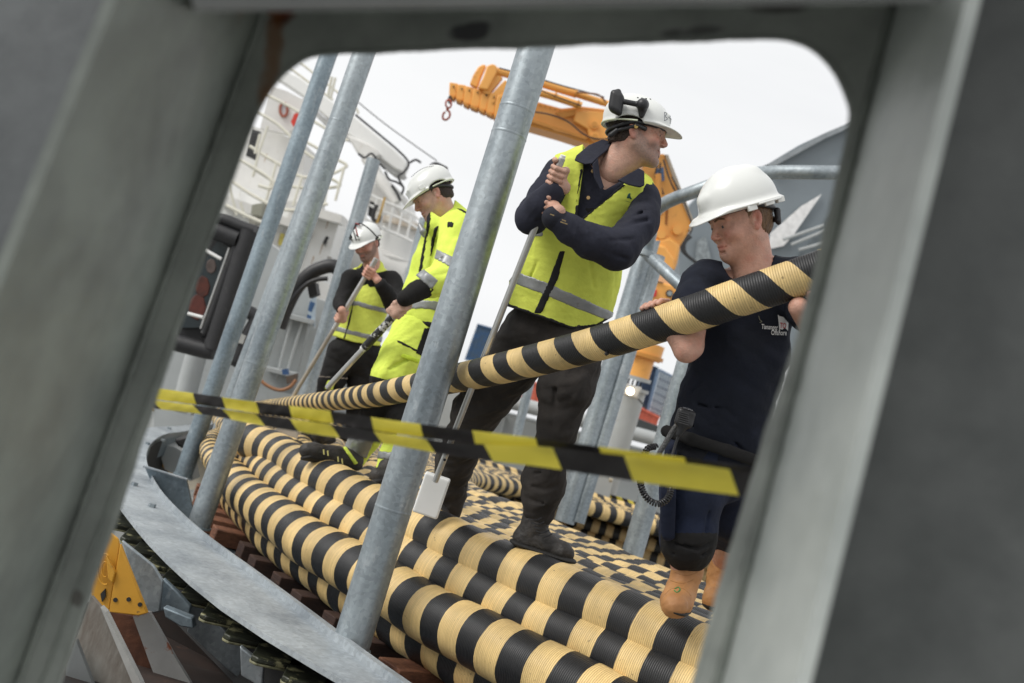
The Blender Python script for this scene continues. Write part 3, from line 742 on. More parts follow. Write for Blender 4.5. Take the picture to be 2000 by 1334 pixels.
# tape at the far coil
tape('barrier_tape', 'small far strip of yellow and black tape along the back of the far coil',
     [(1138, 946), (1180, 962), (1215, 972), (1245, 982)], [(1138, 956), (1180, 973), (1215, 981), (1245, 989)], [15.5, 15.3, 15.1, 15],
     [1138, 1149, 1159, 1170, 1181, 1192, 1203, 1214, 1225, 1236, 1244], 5, (TY, TK), thick=.002, n=60)

# ------------------------------------------------------------------ foreground steel frame
FP0 = P(300, 667, 1.36); _a = P(1600, 667, 1.12); _n = unit(np.cross(_a - FP0, IV(.30, -1)))
FN = _n if np.dot(_n, FW) < 0 else -_n                      # plate normal, towards the camera
def FPt(x, y, off=0.0): return onplane(x, y, FP0 + FN * off, FN)
FRAME_MARKS = [
    (FPt(556, 22), (unit(FPt(600, 22) - FPt(556, 22)), unit(FPt(556, 60) - FPt(556, 22)), FN), (.030, .026, .1), (.11, .030, .012), .5, 1.0),
    (FPt(528, 130), (unit(FPt(600, 130) - FPt(528, 130)), unit(FPt(490, 260) - FPt(528, 130)), FN), (.018, .13, .1), (.24, .10, .03), .9, .75),
    (FPt(920, 60), (unit(FPt(960, 60) - FPt(920, 60)), unit(FPt(920, 90) - FPt(920, 60)), FN), (.035, .014, .1), (.025, .02, .03), .5, .8),
    (FPt(1340, 62), (unit(FPt(1400, 62) - FPt(1340, 62)), unit(FPt(1340, 90) - FPt(1340, 62)), FN), (.05, .008, .1), (.05, .045, .05), .5, .7),
    (FPt(1540, 10), (unit(FPt(1600, 10) - FPt(1540, 10)), unit(FPt(1540, 40) - FPt(1540, 10)), FN), (.05, .010, .1), (.04, .03, .03), .5, .7),
    (FPt(150, 1170), (unit(FPt(190, 1170) - FPt(150, 1170)), unit(FPt(150, 1200) - FPt(150, 1170)), FN), (.012, .014, .1), (.05, .03, .025), .5, .6),
]
FRAMEM = frame_paint('grey_green_frame_paint', (.245, .268, .24), (.15, .163, .15))
FRAMED = mat('frame_paint_far_bay', (.235, .245, .24), .45, scale=6, col2=(.18, .19, .185), bump=.25, bscale=12)
fr = thing('steel_frame', 'grey ship steel plate close to the camera with a big rounded opening', 'steel frame', FPt(300, 1300))
hole = [(1330, 1420), (1352, 1334), (1420, 1090), (1500, 830), (1560, 640), (1610, 440), (1645, 300), (1658, 235), (1652, 195), (1630, 150), (1598, 112), (1555, 88), (1500, 80), (1300, 84), (1000, 95), (760, 104), (660, 106), (605, 115), (565, 140), (530, 180), (500, 235), (470, 310), (430, 420), (380, 560), (320, 740), (255, 935), (190, 1130), (120, 1334), (85, 1430)]
hc, _ = resample(catmull([(x, y, 0.) for x, y in hole], 900), 420); hc = hc[:, :2]
tn = np.gradient(hc, axis=0); tn /= np.linalg.norm(tn, axis=1)[:, None]; nr = np.stack([-tn[:, 1], tn[:, 0]], 1)
jg = np.convolve(rng.normal(size=440), np.ones(5) / 5, 'same')[:420] * 1.6 + np.convolve(rng.normal(size=440), np.ones(21) / 21, 'same')[:420] * 3.2
hc = hc + nr * jg[:, None]
cx, cy = 900, 760
o = []
for x, y in hc:                                   # outer boundary of the plate, far outside the picture
    dx, dy = x - cx, y - cy
    s = min((2600 if dx > 0 else 1750) / max(abs(dx), 1), (760 + 260 if dy < 0 else 900) / max(abs(dy), 1)); o.append((cx + dx * max(s, 1.05), cy + dy * max(s, 1.05)))
n = len(hc); rings = []
for s, off in ((0.0, -.0035), (0.0, 0.0), (.012, .0025), (.03, 0.0), (.045, 0), (.06, 0), (.075, 0), (.09, 0), (.105, 0), (.12, 0), (.14, 0), (.16, 0), (.18, 0), (.2, 0), (.23, 0), (.26, 0), (.3, 0), (.36, 0), (.45, 0), (1.0, 0.0)):
    if s == 0.0: rings.append([FPt(x, y, off * 2.2 if off else 0.0) for x, y in hc]) if off == 0 else rings.append([FPt(x, y, -.014) for x, y in hc])
    else: rings.append([FPt(x + (X - x) * s, y + (Y - y) * s, off * .6) for (x, y), (X, Y) in zip(hc, o)])
v = [p for r_ in rings for p in r_]; f = []
for k in range(len(rings) - 1):
    for i in range(n - 1): a = k * n + i; f.append((a, a + 1, a + n + 1, a + n))
bk = len(v); v += [FPt(X, Y, -.014) for X, Y in o]
for i in range(n - 1): f.append((i, bk + i, bk + i + 1, i + 1))
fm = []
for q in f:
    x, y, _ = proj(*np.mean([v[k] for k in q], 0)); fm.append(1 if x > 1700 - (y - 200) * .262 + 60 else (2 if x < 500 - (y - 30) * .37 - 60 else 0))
web = mk('web_plate', v, f, None, fr, mats=[frame_paint('web_paint', (.37, .39, .36), (.23, .245, .228)), frame_paint('right_bay_shade', (.125, .132, .128), (.07, .076, .074)), frame_paint('left_bay_shade', (.12, .13, .135), (.075, .082, .086))], midx=fm)  # bays beyond the stiffeners are coloured darker to paint in their shade
def stiff(name, line, dnear, thick, mt, side, extra=None):
    """flat bar standing off the web: line = junction px, free-edge px (two each)"""
    j0, j1, e0, e1 = line; A, B = FPt(*j0, -.003), FPt(*j1, -.003); C, D = P(*e1, dnear[1]), P(*e0, dnear[0])
    nrm = unit(np.cross(B - A, C - A)); nrm = nrm if np.dot(nrm, IR) * side > 0 else -nrm      # away from the seen face
    A2, B2 = A - FN * .0, B
    m_ = 40; v = []
    for i in range(m_ + 1):
        t = i / m_; a = A + (B - A) * t; e = D + (C - D) * t
        for u in np.linspace(0, 1, 7): v.append(a + (e - a) * u + nrm * (.0015 * math.sin(t * 23 + u * 5) * math.sin(u * 3)))
        for u in (1.0, .5, 0.0): v.append(a + (e - a) * u + nrm * thick)
    f = []
    for i in range(m_):
        for k in range(9): q = i * 10 + k; f.append((q, q + 1, q + 11, q + 10))
    return mk(name, v, f, mt, fr)
stiff('stiffener', [(560, -110), (0, 1420), (300, -180), (-330, 1380)], (.93, .93), .0115, FRAMEM, -1)
stiff('stiffener', [(1775, -90), (1384, 1420), (1935, -200), (1532, 1420)], (.90, .90), .014, frame_paint('lit_frame_paint', (.56, .59, .56), (.40, .43, .41)), 1)  # lighter copy of the frame paint, with its sky light put into the colour
# weld beads along the stiffener roots and under the head plate
def bead(a, b, r=.0045, name='weld_bead', n=90):
    pts = [FPt(a[0] + (b[0] - a[0]) * t, a[1] + (b[1] - a[1]) * t, .002) for t in np.linspace(0, 1, n)]
    tube(name, pts, r * (1 + .25 * rng.normal(size=n).clip(-1, 1)), FRAMEM, fr, 8)
bead((563, -110), (4, 1420)); bead((1768, -90), (1378, 1420), .005); bead((400, 26), (1800, 6), .005)
bead((498, 230), (60, 1390), .0025); 
hd = MB().box8([FPt(380, 22, 0), FPt(1830, 2, 0), FPt(1830, 2, .42), FPt(380, 22, .42), FPt(372, -10, 0), FPt(1830, -30, 0), FPt(1830, -30, .42), FPt(372, -10, .42)]).build('head_plate', mat('head_plate_shade', (.085, .09, .086), .5, scale=6, var=.15), fr)  # plate coloured dark in place of the shade at the top
# unseen plating overhead, added and shaped to shade the top of the frame
oh = thing('overhead_shade_plate', 'unseen deck plating overhead, sized to shade the top of the frame', 'deck plating', V3(0, .2, 1.35))
MB().box(V3(.1, .72, 1.30), V3(2.2, 0, 0), V3(0, .28, 0), V3(0, 0, .02)).build('plating', FRAMED, oh)
for y_ in (.8,): MB().box(V3(.1, y_, 1.25), V3(2.2, 0, 0), V3(0, .008, 0), V3(0, 0, .06)).build('deck_beam', FRAMED, oh)

# ------------------------------------------------------------------ white superstructure, far left
wh = thing('ship_superstructure', 'white ship superstructure with railings and a louvred vent behind the left posts', 'ship house', P(560, 800, 24))
slab('lower_wall', [(395, 345), (505, 372), (562, 393), (666, 420), (652, 470), (632, 545), (618, 640), (470, 720), (400, 640)], 23, 3, WHITEP, wh)
slab('upper_wall', [(430, 262), (455, 235), (505, 250), (548, 262), (596, 282), (588, 400), (500, 380), (420, 352)], 24.5, 3, WHITED, wh)
slab('bracket_plate', [(508, 250), (530, 168), (560, 178), (603, 200), (585, 240), (560, 262), (545, 258)], 23.9, .3, WHITED, wh)
tube('hole_ring', [P(554 + 9 * math.cos(t) * .8, 214 + 13 * math.sin(t), 23.85) for t in np.linspace(0, 2 * math.pi, 24)], .035, mat('rust_ring', (.35, .12, .08), .7), wh, 6)
slab('round_hole', [(554 + 7 * math.cos(t), 214 + 11 * math.sin(t)) for t in np.linspace(0, 2 * math.pi, 18)[:-1]], 23.88, .02, mat('pale_gap', (.85, .86, .88), .6), wh)
slab('lifebuoy_light', [(568, 238), (575, 222), (584, 218), (580, 236), (572, 246)], 23.5, .2, mat('signal_red', (.65, .05, .03), .5), wh)
lv = slab('louvre', [(492, 252), (508, 257), (497, 312), (480, 304)], 22.8, .1, BLACKM, wh)
for i in range(10): MB().rod([P(492 - i * 1.2, 257 + i * 5.2, 22.7), P(507 - i * 1.2, 262 + i * 5.2, 22.7)], .018, 4).build('slat', mat('louvre_slat', (.10, .10, .10), .5), lv)
slab('deck_edge', [(420, 388), (440, 380), (560, 425), (600, 440), (597, 452), (556, 440), (424, 398)], 22.5, .5, WHITED, wh)
slab('deck_edge', [(560, 393), (572, 392), (668, 420), (664, 436), (640, 430), (556, 404)], 22.4, .6, WHITED, wh)
slab('vent_head', [(500, 405), (520, 398), (516, 426), (492, 424)], 22, .3, mat('drab_cowl', (.28, .27, .22), .6), wh)
slab('flood_light', [(492, 400), (513, 396), (509, 422), (490, 418)], 21.7, .2, mat('drab_cowl2', (.33, .33, .27), .6), wh)
slab('clamp', [(484, 424), (500, 422), (504, 436), (488, 440)], 21.6, .3, mat('lamp_bracket', (.30, .29, .25), .6), wh)
slab('door_outline', [(612, 545), (655, 560), (640, 620), (600, 600)], 22.95, .04, WHITED, wh)
slab('panel', [(530, 450), (575, 462), (548, 560), (512, 545)], 22.9, .1, WHITED, wh)
RAILM = mat('cream_rail_paint', (.72, .70, .60), .5, var=.05)
def rail(pts, d, r=.035, nm='rail'): tube(nm, catmull([P(x, y, d) for x, y in pts], max(8, 6 * len(pts))), r, RAILM, wh, 6)
rail([(500, 175), (560, 205), (635, 250), (680, 275)], 22); rail([(495, 215), (545, 245), (600, 300), (640, 320)], 21.8)
rail([(487, 285), (540, 318), (590, 345), (640, 342), (672, 328), (676, 322), (660, 312), (600, 278)], 21.5)
rail([(480, 318), (520, 345), (545, 358), (600, 368), (650, 366), (664, 360), (640, 345)], 21.3)
rail([(465, 310), (500, 330), (523, 346), (534, 358), (528, 368), (505, 362)], 21.0); rail([(450, 352), (500, 385), (560, 410), (640, 398)], 21.0)
rail([(440, 400), (490, 425), (540, 445)], 20.8); rail([(586, 122), (640, 165), (690, 205), (700, 222)], 24, .03); rail([(560, 128), (600, 158), (650, 195)], 24.2, .03)
for a, b in (((505, 300), (494, 345)), ((540, 318), (520, 392)), ((590, 345), (572, 402)), ((645, 340), (632, 400)), ((672, 328), (655, 392)), ((508, 262), (498, 300)),
             ((648, 150), (640, 188)), ((655, 152), (646, 190)), ((446, 356), (462, 420)), ((470, 395), (478, 425)), ((545, 356), (530, 410)), ((523, 246), (505, 300)), ((618, 366), (604, 420))):
    rail([a, b], 21.2, .03, 'stanchion')
for x, y in ((470, 470), (528, 480), (602, 455), (632, 470), (596, 530), (640, 500), (560, 500), (610, 575), (578, 545)):
    slab('fitting', [(x, y), (x + 7, y + 2), (x + 4, y + 12), (x - 2, y + 9)], 22.8, .1, mat('fitting_grey', (.35, .34, .32), .6), wh)
tube('latch', [P(640, 462, 22.8), P(633, 476, 22.8)], .04, BLACKM, wh, 6)
slab('safety_label', [(548, 455), (556, 457), (550, 480), (543, 478)], 22.85, .02, mat('label_yellow', (.7, .6, .15), .5), wh)
for i, (a, b) in enumerate((((594, 380), (560, 520)), ((455, 445), (430, 560)), ((500, 450), (465, 590)))):
    tube('pipe', [P(*a, 22.7), P(*b, 22.7)], .06, WHITEP, wh, 8)
STREAK = mat('rust_streak', (.45, .30, .18), .8, scale=20, var=.2)
for x, y, l_ in ((520, 300, 16), (575, 300, 20), (602, 450, 18), (630, 475, 22), (560, 520, 24), (640, 432, 14), (590, 560, 20), (548, 455, 20), (612, 500, 16)):
    slab('rust_streak', [(x, y), (x + 2.2, y + .6), (x + 1 - l_ * .3, y + l_), (x - l_ * .3, y + l_)], 22.88 if y > 400 else 24.4, .01, STREAK, wh)
for a, b in (((570, 400), (520, 560)), ((618, 412), (575, 590)), ((470, 372), (430, 500))): tube('plate_seam', [P(*a, 22.95), P(*b, 22.95)], .012, WHITED, wh, 5)
# white crane
wc = thing('deck_crane', 'white knuckle boom deck crane above the two hi-vis workers', 'crane', P(780, 620, 26))
slab('boom_side', [(508, 112), (586, 150), (634, 186), (694, 228), (769, 290), (797, 318), (789, 338), (771, 330), (679, 262), (634, 226), (592, 188), (520, 140)], 26, .5, WHITEP, wc, bevel=.05)
slab('boom_underside', [(592, 192), (634, 230), (679, 257), (772, 330), (789, 338), (783, 343), (766, 338), (676, 268), (630, 238), (588, 198)], 26.1, .8, mat('boom_underside_shade', (.52, .52, .51), .6), wc)  # grey puts the shade of the lower face into the colour
slab('knee_bracket', [(676, 262), (699, 302), (712, 306), (728, 309), (745, 303), (735, 290), (720, 280)], 25.8, .4, WHITED, wc, bevel=.05)
tube('luffing_cylinder', [P(714, 308, 25.5), P(744, 352, 25.3), P(776, 396, 25.2)], [.13, .16, .16], WHITED, wc, 14)
tube('cylinder_rod', [P(722, 312, 25.7), P(790, 420, 25.9)], .12, WHITEP, wc, 12)
rr = lambda pts, d, r, mt=WHITEP, nm='rail': tube(nm, catmull([P(x, y, d) for x, y in pts], 6 * len(pts)), r, mt, wc, 6)
slab('turret', [(716, 375), (738, 348), (760, 352), (800, 392), (806, 440), (790, 470), (738, 452), (720, 420)], 26.6, 1.5, WHITED, wc, bevel=.1)
tube('pedestal', [P(796, 430, 26.5), P(778, 480, 26.5), P(756, 560, 26.5), P(735, 640, 26.5)], [.55, .58, .60, .60], WHITEP, wc, 24)
tube('slewing_ring', [P(794, 436, 26.4), P(791, 446, 26.4)], [.66, .66], mat('rusty_cream', (.55, .42, .30), .7, scale=5, col2=(.7, .66, .58)), wc, 24)
tube('pedestal_collar', [P(769, 505, 26.4), P(765, 520, 26.4)], [.75, .72], WHITED, wc, 24)
tube('hydraulic_tank', [P(650, 470, 26), P(700, 500, 26), P(790, 540, 26)], .42, WHITED, wc, 18)
rr([(722, 400), (745, 412), (790, 430), (818, 448)], 25.0, .03); rr([(724, 380), (748, 392), (795, 412), (820, 430)], 25.0, .03)
rr([(712, 425), (735, 440), (785, 462), (806, 472)], 25.0, .035)
for x in (722, 736, 752, 768, 786, 804): rr([(x, 382 + (x - 722) * .5), (x - 10, 432 + (x - 722) * .45)], 25.0, .03, nm='stanchion')
rr([(700, 395), (690, 420), (680, 460), (668, 490), (664, 505), (680, 500)], 24.5, .03); rr([(694, 388), (708, 380), (700, 410)], 24.5, .03)
for y in (410, 430, 450, 470): rr([(697 - (y - 400) * .3, y), (708 - (y - 400) * .3, y + 4)], 24.5, .025, nm='rung')
BK2 = mat('hose_black', (.03, .03, .032), .5)
rr([(700, 300), (712, 308), (726, 300), (740, 318), (752, 330)], 25.2, .03, BK2, 'hose'); rr([(694, 224), (740, 262), (780, 296), (798, 318), (790, 335), (778, 345), (786, 362)], 25.2, .028, BK2, 'hose')
rr([(752, 335), (760, 350), (775, 356), (788, 366), (784, 380)], 25.0, .03, BK2, 'hose'); rr([(800, 318), (812, 312), (822, 318)], 25.1, .03, BK2, 'hose')
rr([(765, 362), (776, 378), (782, 392)], 25.0, .035, BK2, 'hose'); rr([(736, 400), (728, 425), (738, 432), (742, 420)], 24.9, .05, BK2, 'hose')
rr([(752, 385), (742, 420), (736, 436)], 24.8, .03, mat('ochre_hose', (.55, .35, .1), .5), 'hose')
rr([(700, 200), (760, 248), (853, 314)], 25.6, .014, BK2, 'hoist_wire')
slab('dark_cabinet', [(722, 392), (733, 396), (729, 426), (718, 420)], 25.6, .3, BLACKM, wc)
hb = thing('winch_block', 'black rounded winch block on the white crane behind a tilted white helmet', 'crane block', P(856, 345, 24))
slab('sheave_housing', [(838, 320), (848, 314), (862, 318), (872, 332), (876, 350), (872, 366), (862, 362), (848, 345), (836, 332)], 24, .5, BLACK, hb, bevel=.08)
slab('guard_plate', [(858, 318), (874, 326), (878, 362), (872, 368), (866, 350)], 23.9, .1, mat('soot_grey', (.05, .05, .05), .6), hb)
slab('rim_strip', [(873, 345), (878, 348), (876, 368), (869, 366)], 23.85, .08, mat('cream_strip', (.6, .55, .4), .6), hb)

# ------------------------------------------------------------------ grey bulwark and black fendering, left
bw = thing('bulwark', 'light grey steel bulwark with ledges and brackets behind the small worker', 'bulwark', P(560, 860, 13.5))
slab('wall_plate', [(300, 640), (420, 500), (520, 470), (560, 500), (560, 560), (640, 590), (660, 660), (720, 700), (900, 760), (900, 900), (300, 840)], 14, .3, GREYP, bw)
slab('upper_panel', [(556, 575), (600, 562), (612, 640), (590, 632), (548, 612)], 13.6, .2, GREYP, bw)
slab('wall_panel', [(500, 612), (545, 608), (604, 626), (570, 770), (480, 752)], 13.4, .15, mat('grey_panel', (.34, .36, .36), .5, scale=2, var=.05), bw)
slab('ledge', [(545, 608), (606, 624), (604, 632), (540, 616)], 13.2, .3, GREYP, bw)
slab('ledge', [(514, 716), (575, 729), (574, 738), (512, 722)], 13.1, .4, GREYP, bw)
for a, b in (((570, 622), (540, 740)), ((545, 612), (510, 716)), ((590, 628), (560, 730))): tube('rib', [P(*a, 13.3), P(*b, 13.3)], .02, GREYP, bw, 6)
tube('bollard', [P(386, 685, 13.2), P(372, 735, 13.2), P(356, 800, 13.2)], .14, GREYP, bw, 20)
slab('pipe_base', [(335, 770), (375, 780), (372, 812), (330, 800)], 13.1, .3, GREYP, bw)
tube('hose', catmull([P(505, 738, 12.8), P(520, 752, 12.8), P(545, 762, 12.8), P(566, 756, 12.8), P(578, 742, 12.8)], 24), .022, mat('brown_hose', (.36, .17, .08), .6), bw, 8)
slab('valve', [(550, 722), (560, 720), (562, 732), (552, 732)], 12.9, .1, mat('valve_blue', (.05, .12, .28), .5), bw)
slab('clamp_box', [(558, 735), (578, 730), (576, 748), (560, 750)], 12.9, .15, mat('clamp_rust', (.12, .09, .07), .7), bw)
slab('notice_plate', [(602, 596), (618, 560), (614, 640), (602, 622)], 13.5, .05, mat('pale_blue', (.42, .50, .56), .5), bw)
slab('blue_label', [(606, 588), (615, 592), (608, 610), (601, 606)], 13.4, .03, mat('label_blue', (.04, .10, .22), .5), bw)
slab('blue_label', [(600, 614), (608, 617), (606, 625), (599, 621)], 13.4, .03, mat('label_blue', (.04, .10, .22), .5), bw)
fd = thing('rubber_fender', 'thick black rubber frame round a dark window beside the left jamb', 'fender', P(400, 690, 11.5))
def frod(pts, r, nm, mt=RUBBER, d=11.5): 
    q = catmull([P(x, y, d) for x, y in pts], 8 * len(pts)); tube(nm, q, r, mt, fd, 14)
slab('backing', [(418, 412), (500, 440), (494, 470), (412, 700), (340, 676), (360, 560)], 11.7, .2, BLACKM, fd)
slab('window', [(425, 470), (450, 484), (392, 640), (352, 640), (380, 540)], 11.65, .04, GLASS, fd)
for (a, b, c_) in (((395, 560), (22), (.10, .025, .015)), ((385, 600), (26), (.13, .03, .02)), ((412, 520), (15), (.12, .09, .08)), ((400, 625), (14), (.02, .025, .03))):
    x, y = a; r_ = b; slab('window_blob', [(x + r_ * .7 * math.cos(t), y + r_ * math.sin(t)) for t in np.linspace(0, 6.2, 9)[:-1]], 11.64, .03, mat('window_mark_%d' % r_, c_, .7, scale=10, var=.3), fd, bevel=.01)  # reddish and dark blobs set on the window
frod([(405, 448), (425, 452), (450, 462), (466, 468)], .105, 'top_pad'); frod([(410, 425), (440, 430), (470, 442), (498, 452)], .07, 'top_rim')
frod([(492, 452), (470, 520), (445, 600), (418, 682)], .13, 'side_pad'); frod([(462, 480), (440, 540), (405, 640), (398, 652)], .05, 'inner_lip')
frod([(340, 668), (370, 676), (402, 684), (418, 686)], .10, 'bottom_pad')
frod([(448, 484), (432, 530), (392, 642)], .014, 'bright_trim', ALU)
tube('crossbar', [P(400, 488, 11.4), P(432, 506, 11.4)], .02, WHITEP, fd, 8); tube('crossbar', [P(366, 612, 11.4), P(396, 620, 11.4)], .02, WHITEP, fd, 8)
slab('latch_plate', [(462, 648), (480, 656), (474, 672), (460, 668)], 11.4, .08, mat('latch_grey', (.4, .4, .38), .5), fd)
frod([(478, 606), (500, 622), (482, 660), (462, 706)], .08, 'lower_pad')
frod([(452, 700), (470, 708), (490, 700)], .07, 'lower_pad')
ar = thing('rubber_fender', 'black rubber arch fender standing between the second post and the small worker', 'fender', P(640, 600, 12))
q = catmull([P(x, y, 12) for x, y in ((545, 640), (560, 600), (580, 562), (605, 535), (632, 522), (652, 520), (664, 530))], 50); tube('arch_pad', q, .085, RUBBER, ar, 14)
q = catmull([P(x, y, 11.9) for x, y in ((556, 612), (575, 580), (598, 556), (620, 546), (640, 544))], 40); tube('arch_rim', q, .028, RUBBER, ar, 10)
q = catmull([P(x, y, 12.2) for x, y in ((664, 526), (676, 540), (668, 570), (650, 615), (632, 660))], 30); tube('leg_pad', q, .055, RUBBER, ar, 12)
slab('bracket', [(600, 558), (616, 552), (620, 575), (604, 582)], 12.2, .2, BLACKM, ar)

# ------------------------------------------------------------------ orange crane
oc = thing('knuckle_crane', 'orange knuckle boom crane with telescopic jib and hook, behind the tall man', 'crane', P(1235, 760, 15.5))
tips = [((878, 160), (895, 163), (891, 190), (877, 186)), ((894, 164), (910, 166), (905, 197), (890, 193)), ((909, 167), (926, 171), (919, 205), (904, 200)), ((925, 171), (943, 176), (936, 211), (918, 206)),
        ((942, 176), (958, 180), (950, 217), (935, 212)), ((957, 180), (973, 184), (965, 224), (949, 218)), ((972, 184), (992, 188), (985, 232), (964, 226)), ((990, 187), (1012, 190), (1008, 240), (984, 234))]
for i, q in enumerate(tips):
    slab('jib_section', q, 15.2 - .03 * i, .24 + .03 * i, ORANGE, oc, bevel=.015)
    cx_, cy_ = q[0][0] + 8, q[0][1] + 9; c = P(cx_, cy_, 15.16 - .03 * i); tube('pin', [c, c + FW * .05], .012, BLACKM, oc, 8)
    slab('wear_pad', [(q[3][0] + 1, q[3][1] - 2), (q[2][0] - 3, q[2][1] - 1), (q[2][0] - 4, q[2][1] + 5), (q[3][0], q[3][1] + 4)], 15.15 - .03 * i, .2, ORANGD, oc, bevel=.01)
slab('link_plate', [(917, 164), (924, 146), (934, 130), (943, 125), (950, 127), (940, 150), (932, 172)], 15.1, .12, ORANGE, oc, bevel=.02)
slab('link_plate', [(933, 172), (944, 150), (951, 128), (962, 124), (970, 128), (971, 141), (960, 162), (953, 176)], 15.0, .16, ORANGE, oc, bevel=.02)
for a, b, w_ in (((948, 182), (976, 148), 6), ((966, 186), (992, 160), 6), ((984, 190), (1008, 170), 6), ((970, 190), (1010, 158), 4), ((960, 205), (1000, 185), 5), ((980, 215), (1012, 195), 5)):
    slab('link_arm', [(a[0] - w_, a[1] - 3), (b[0] - w_, b[1] - 4), (b[0] + w_, b[1] + 3), (a[0] + w_, a[1] + 4)], 15.05, .15, ORANGE, oc, bevel=.015)
tube('extension_cylinder', [P(966, 138, 15.1), P(1050, 161, 15.1), P(1125, 184, 15.1)], .058, ORANGE, oc, 16); tube('extension_cylinder', [P(1120, 182, 15.1), P(1215, 212, 15.1)], .05, ORANGE, oc, 16)
tube('extension_cylinder', [P(1020, 172, 15.0), P(1085, 190, 15.0), P(1136, 207, 15.0)], .055, ORANGE, oc, 16)
for x, y in ((1084, 188), (1124, 184), (1128, 204)): tube('cylinder_clamp', [P(x - 1, y - 1, 15), P(x + 2, y, 15)], .064, ORANGD, oc, 16)
tube('hydraulic_line', catmull([P(975, 133, 15), P(1040, 150, 15), P(1100, 168, 15), P(1160, 184, 15), P(1180, 190, 15)], 30), .012, BK2, oc, 6)
tube('hydraulic_line', catmull([P(1125, 180, 15), P(1150, 182, 14.9), P(1170, 186, 14.9), P(1184, 200, 14.9)], 20), .014, mat('line_brown', (.2, .08, .03), .5), oc, 6)
tube('hydraulic_line', catmull([P(1055, 176, 14.9), P(1090, 190, 14.9), P(1135, 206, 14.9)], 20), .01, BK2, oc, 6)
slab('main_jib', [(1000, 184), (1042, 196), (1097, 211), (1137, 207), (1195, 214), (1290, 235), (1285, 300), (1232, 300), (1160, 284), (1097, 263), (1034, 245), (996, 236)], 15.2, .55, ORANGE, oc, bevel=.03)
slab('jib_rib', [(1000, 222), (1042, 232), (1100, 252), (1150, 268), (1146, 274), (1096, 258), (1034, 238), (998, 230)], 15.12, .1, ORANGD, oc, bevel=.01)
slab('side_plate', [(1125, 214), (1195, 220), (1215, 262), (1185, 276), (1166, 280), (1150, 268), (1148, 252), (1120, 236)], 15.08, .08, ORANGE, oc, bevel=.02)
slab('shaded_gusset', [(1084, 221), (1130, 212), (1126, 224), (1098, 230)], 15.1, .05, mat('orange_shadow_gusset', (.62, .27, .05), .6), oc)  # darker orange shape, shade painted onto the jib
for x, y in ((1161, 243), (1162, 266)):
    c = P(x, y, 15.02); tube('pivot_pin', [c, c + FW * .1], .065, ORANGE, oc, 20); tube('pin_boss', [c - FW * .02, c + FW * .1], .04, ORANGD, oc, 20)
slab('warning_mark', [(1080, 250), (1112, 258), (1112, 262), (1080, 254)], 15.1, .02, ORANGD, oc)
slab('outer_arm', [(1255, 300), (1299, 300), (1312, 330), (1320, 352), (1328, 375), (1354, 437), (1347, 450), (1322, 492), (1276, 502), (1270, 468), (1274, 440), (1256, 400)], 15.4, .45, ORANGE, oc, bevel=.03)
slab('arm_flange', [(1299, 302), (1305, 302), (1332, 372), (1357, 437), (1350, 452), (1345, 448), (1351, 437), (1325, 376)], 15.35, .1, mat('weathered_edge', (.42, .36, .28), .6), oc)
for x, y, r_ in ((1292, 458, .07), (1323, 449, .07), (1292, 492, .06)):
    c = P(x, y, 15.3); tube('pivot_pin', [c, c + FW * .1], r_, ORANGE, oc, 20)
slab('knuckle', [(1268, 470), (1310, 462), (1330, 480), (1324, 512), (1318, 530), (1290, 524), (1262, 505)], 15.3, .5, ORANGE, oc, bevel=.05)
slab('lower_link', [(1278, 475), (1300, 480), (1318, 505), (1320, 525), (1308, 532), (1295, 518), (1275, 495)], 15.2, .2, ORANGE, oc, bevel=.04)
tube('lift_cylinder', [P(1285, 340, 15.2), P(1290, 420, 15.2)], .05, ORANGD, oc, 12)
for a in (((1290, 318), (1288, 350), (1296, 380)), ((1296, 312), (1306, 345), (1318, 372), (1328, 384)), ((1284, 322), (1280, 345), (1290, 362))):
    tube('hydraulic_line', catmull([P(x, y, 15.2) for x, y in a], 16), .014, BK2, oc, 6)
slab('valve_block', [(1281, 330), (1296, 326), (1298, 352), (1284, 356)], 15.25, .08, mat('valve_blue2', (.12, .22, .42), .5, scale=30, var=.4), oc)
slab('body_top', [(1262, 520), (1320, 540), (1322, 562), (1256, 545)], 15.1, .6, mat('pale_orange', (.80, .50, .28), .5), oc, bevel=.02)
slab('body', [(1257, 540), (1330, 562), (1322, 600), (1244, 590)], 15.0, .7, ORANGE, oc, bevel=.03)
slab('red_sign', [(1259, 563), (1284, 567), (1281, 580), (1256, 575)], 14.97, .02, mat('sign_red', (.65, .035, .03), .5), oc)
slab('slot', [(1272, 545), (1296, 552), (1295, 554), (1271, 547)], 14.97, .02, BLACKM, oc)
c = P(1308, 573, 14.96); tube('gauge', [c, c + FW * .06], .055, BLACK, oc, 20); tube('gauge_face', [c - FW * .01, c + FW * .02], .038, mat('gauge_glass', (.35, .38, .38), .3), oc, 20)
slab('dark_gap', [(1242, 590), (1316, 602), (1312, 640), (1236, 640)], 15.3, .5, mat('dark_gap_brown', (.07, .035, .015), .7, scale=12, var=.4), oc)  # dark slab painted in for the shaded gap below the body
for i in range(6): slab('valve_bank', [(1246 + i * 9, 600 + i * 2), (1252 + i * 9, 602 + i * 2), (1250 + i * 9, 622 + i * 2), (1244 + i * 9, 620 + i * 2)], 15.2, .1, mat('ochre_valve', (.4, .18, .04), .6), oc, bevel=.008)
tube('slew_ring', [P(1262, 668, 15.4), P(1252, 698, 15.4)], [.30, .30], ORANGE, oc, 32)
tube('slew_flange', [P(1255, 690, 15.4), P(1253, 697, 15.4)], [.335, .335], ORANGD, oc, 32)
tube('column', [P(1252, 694, 15.4), P(1238, 740, 15.4)], [.225, .225], ORANGE, oc, 32)
tube('base_ring', [P(1239, 734, 15.4), P(1237, 741, 15.4)], [.27, .27], GREYP, oc, 32)
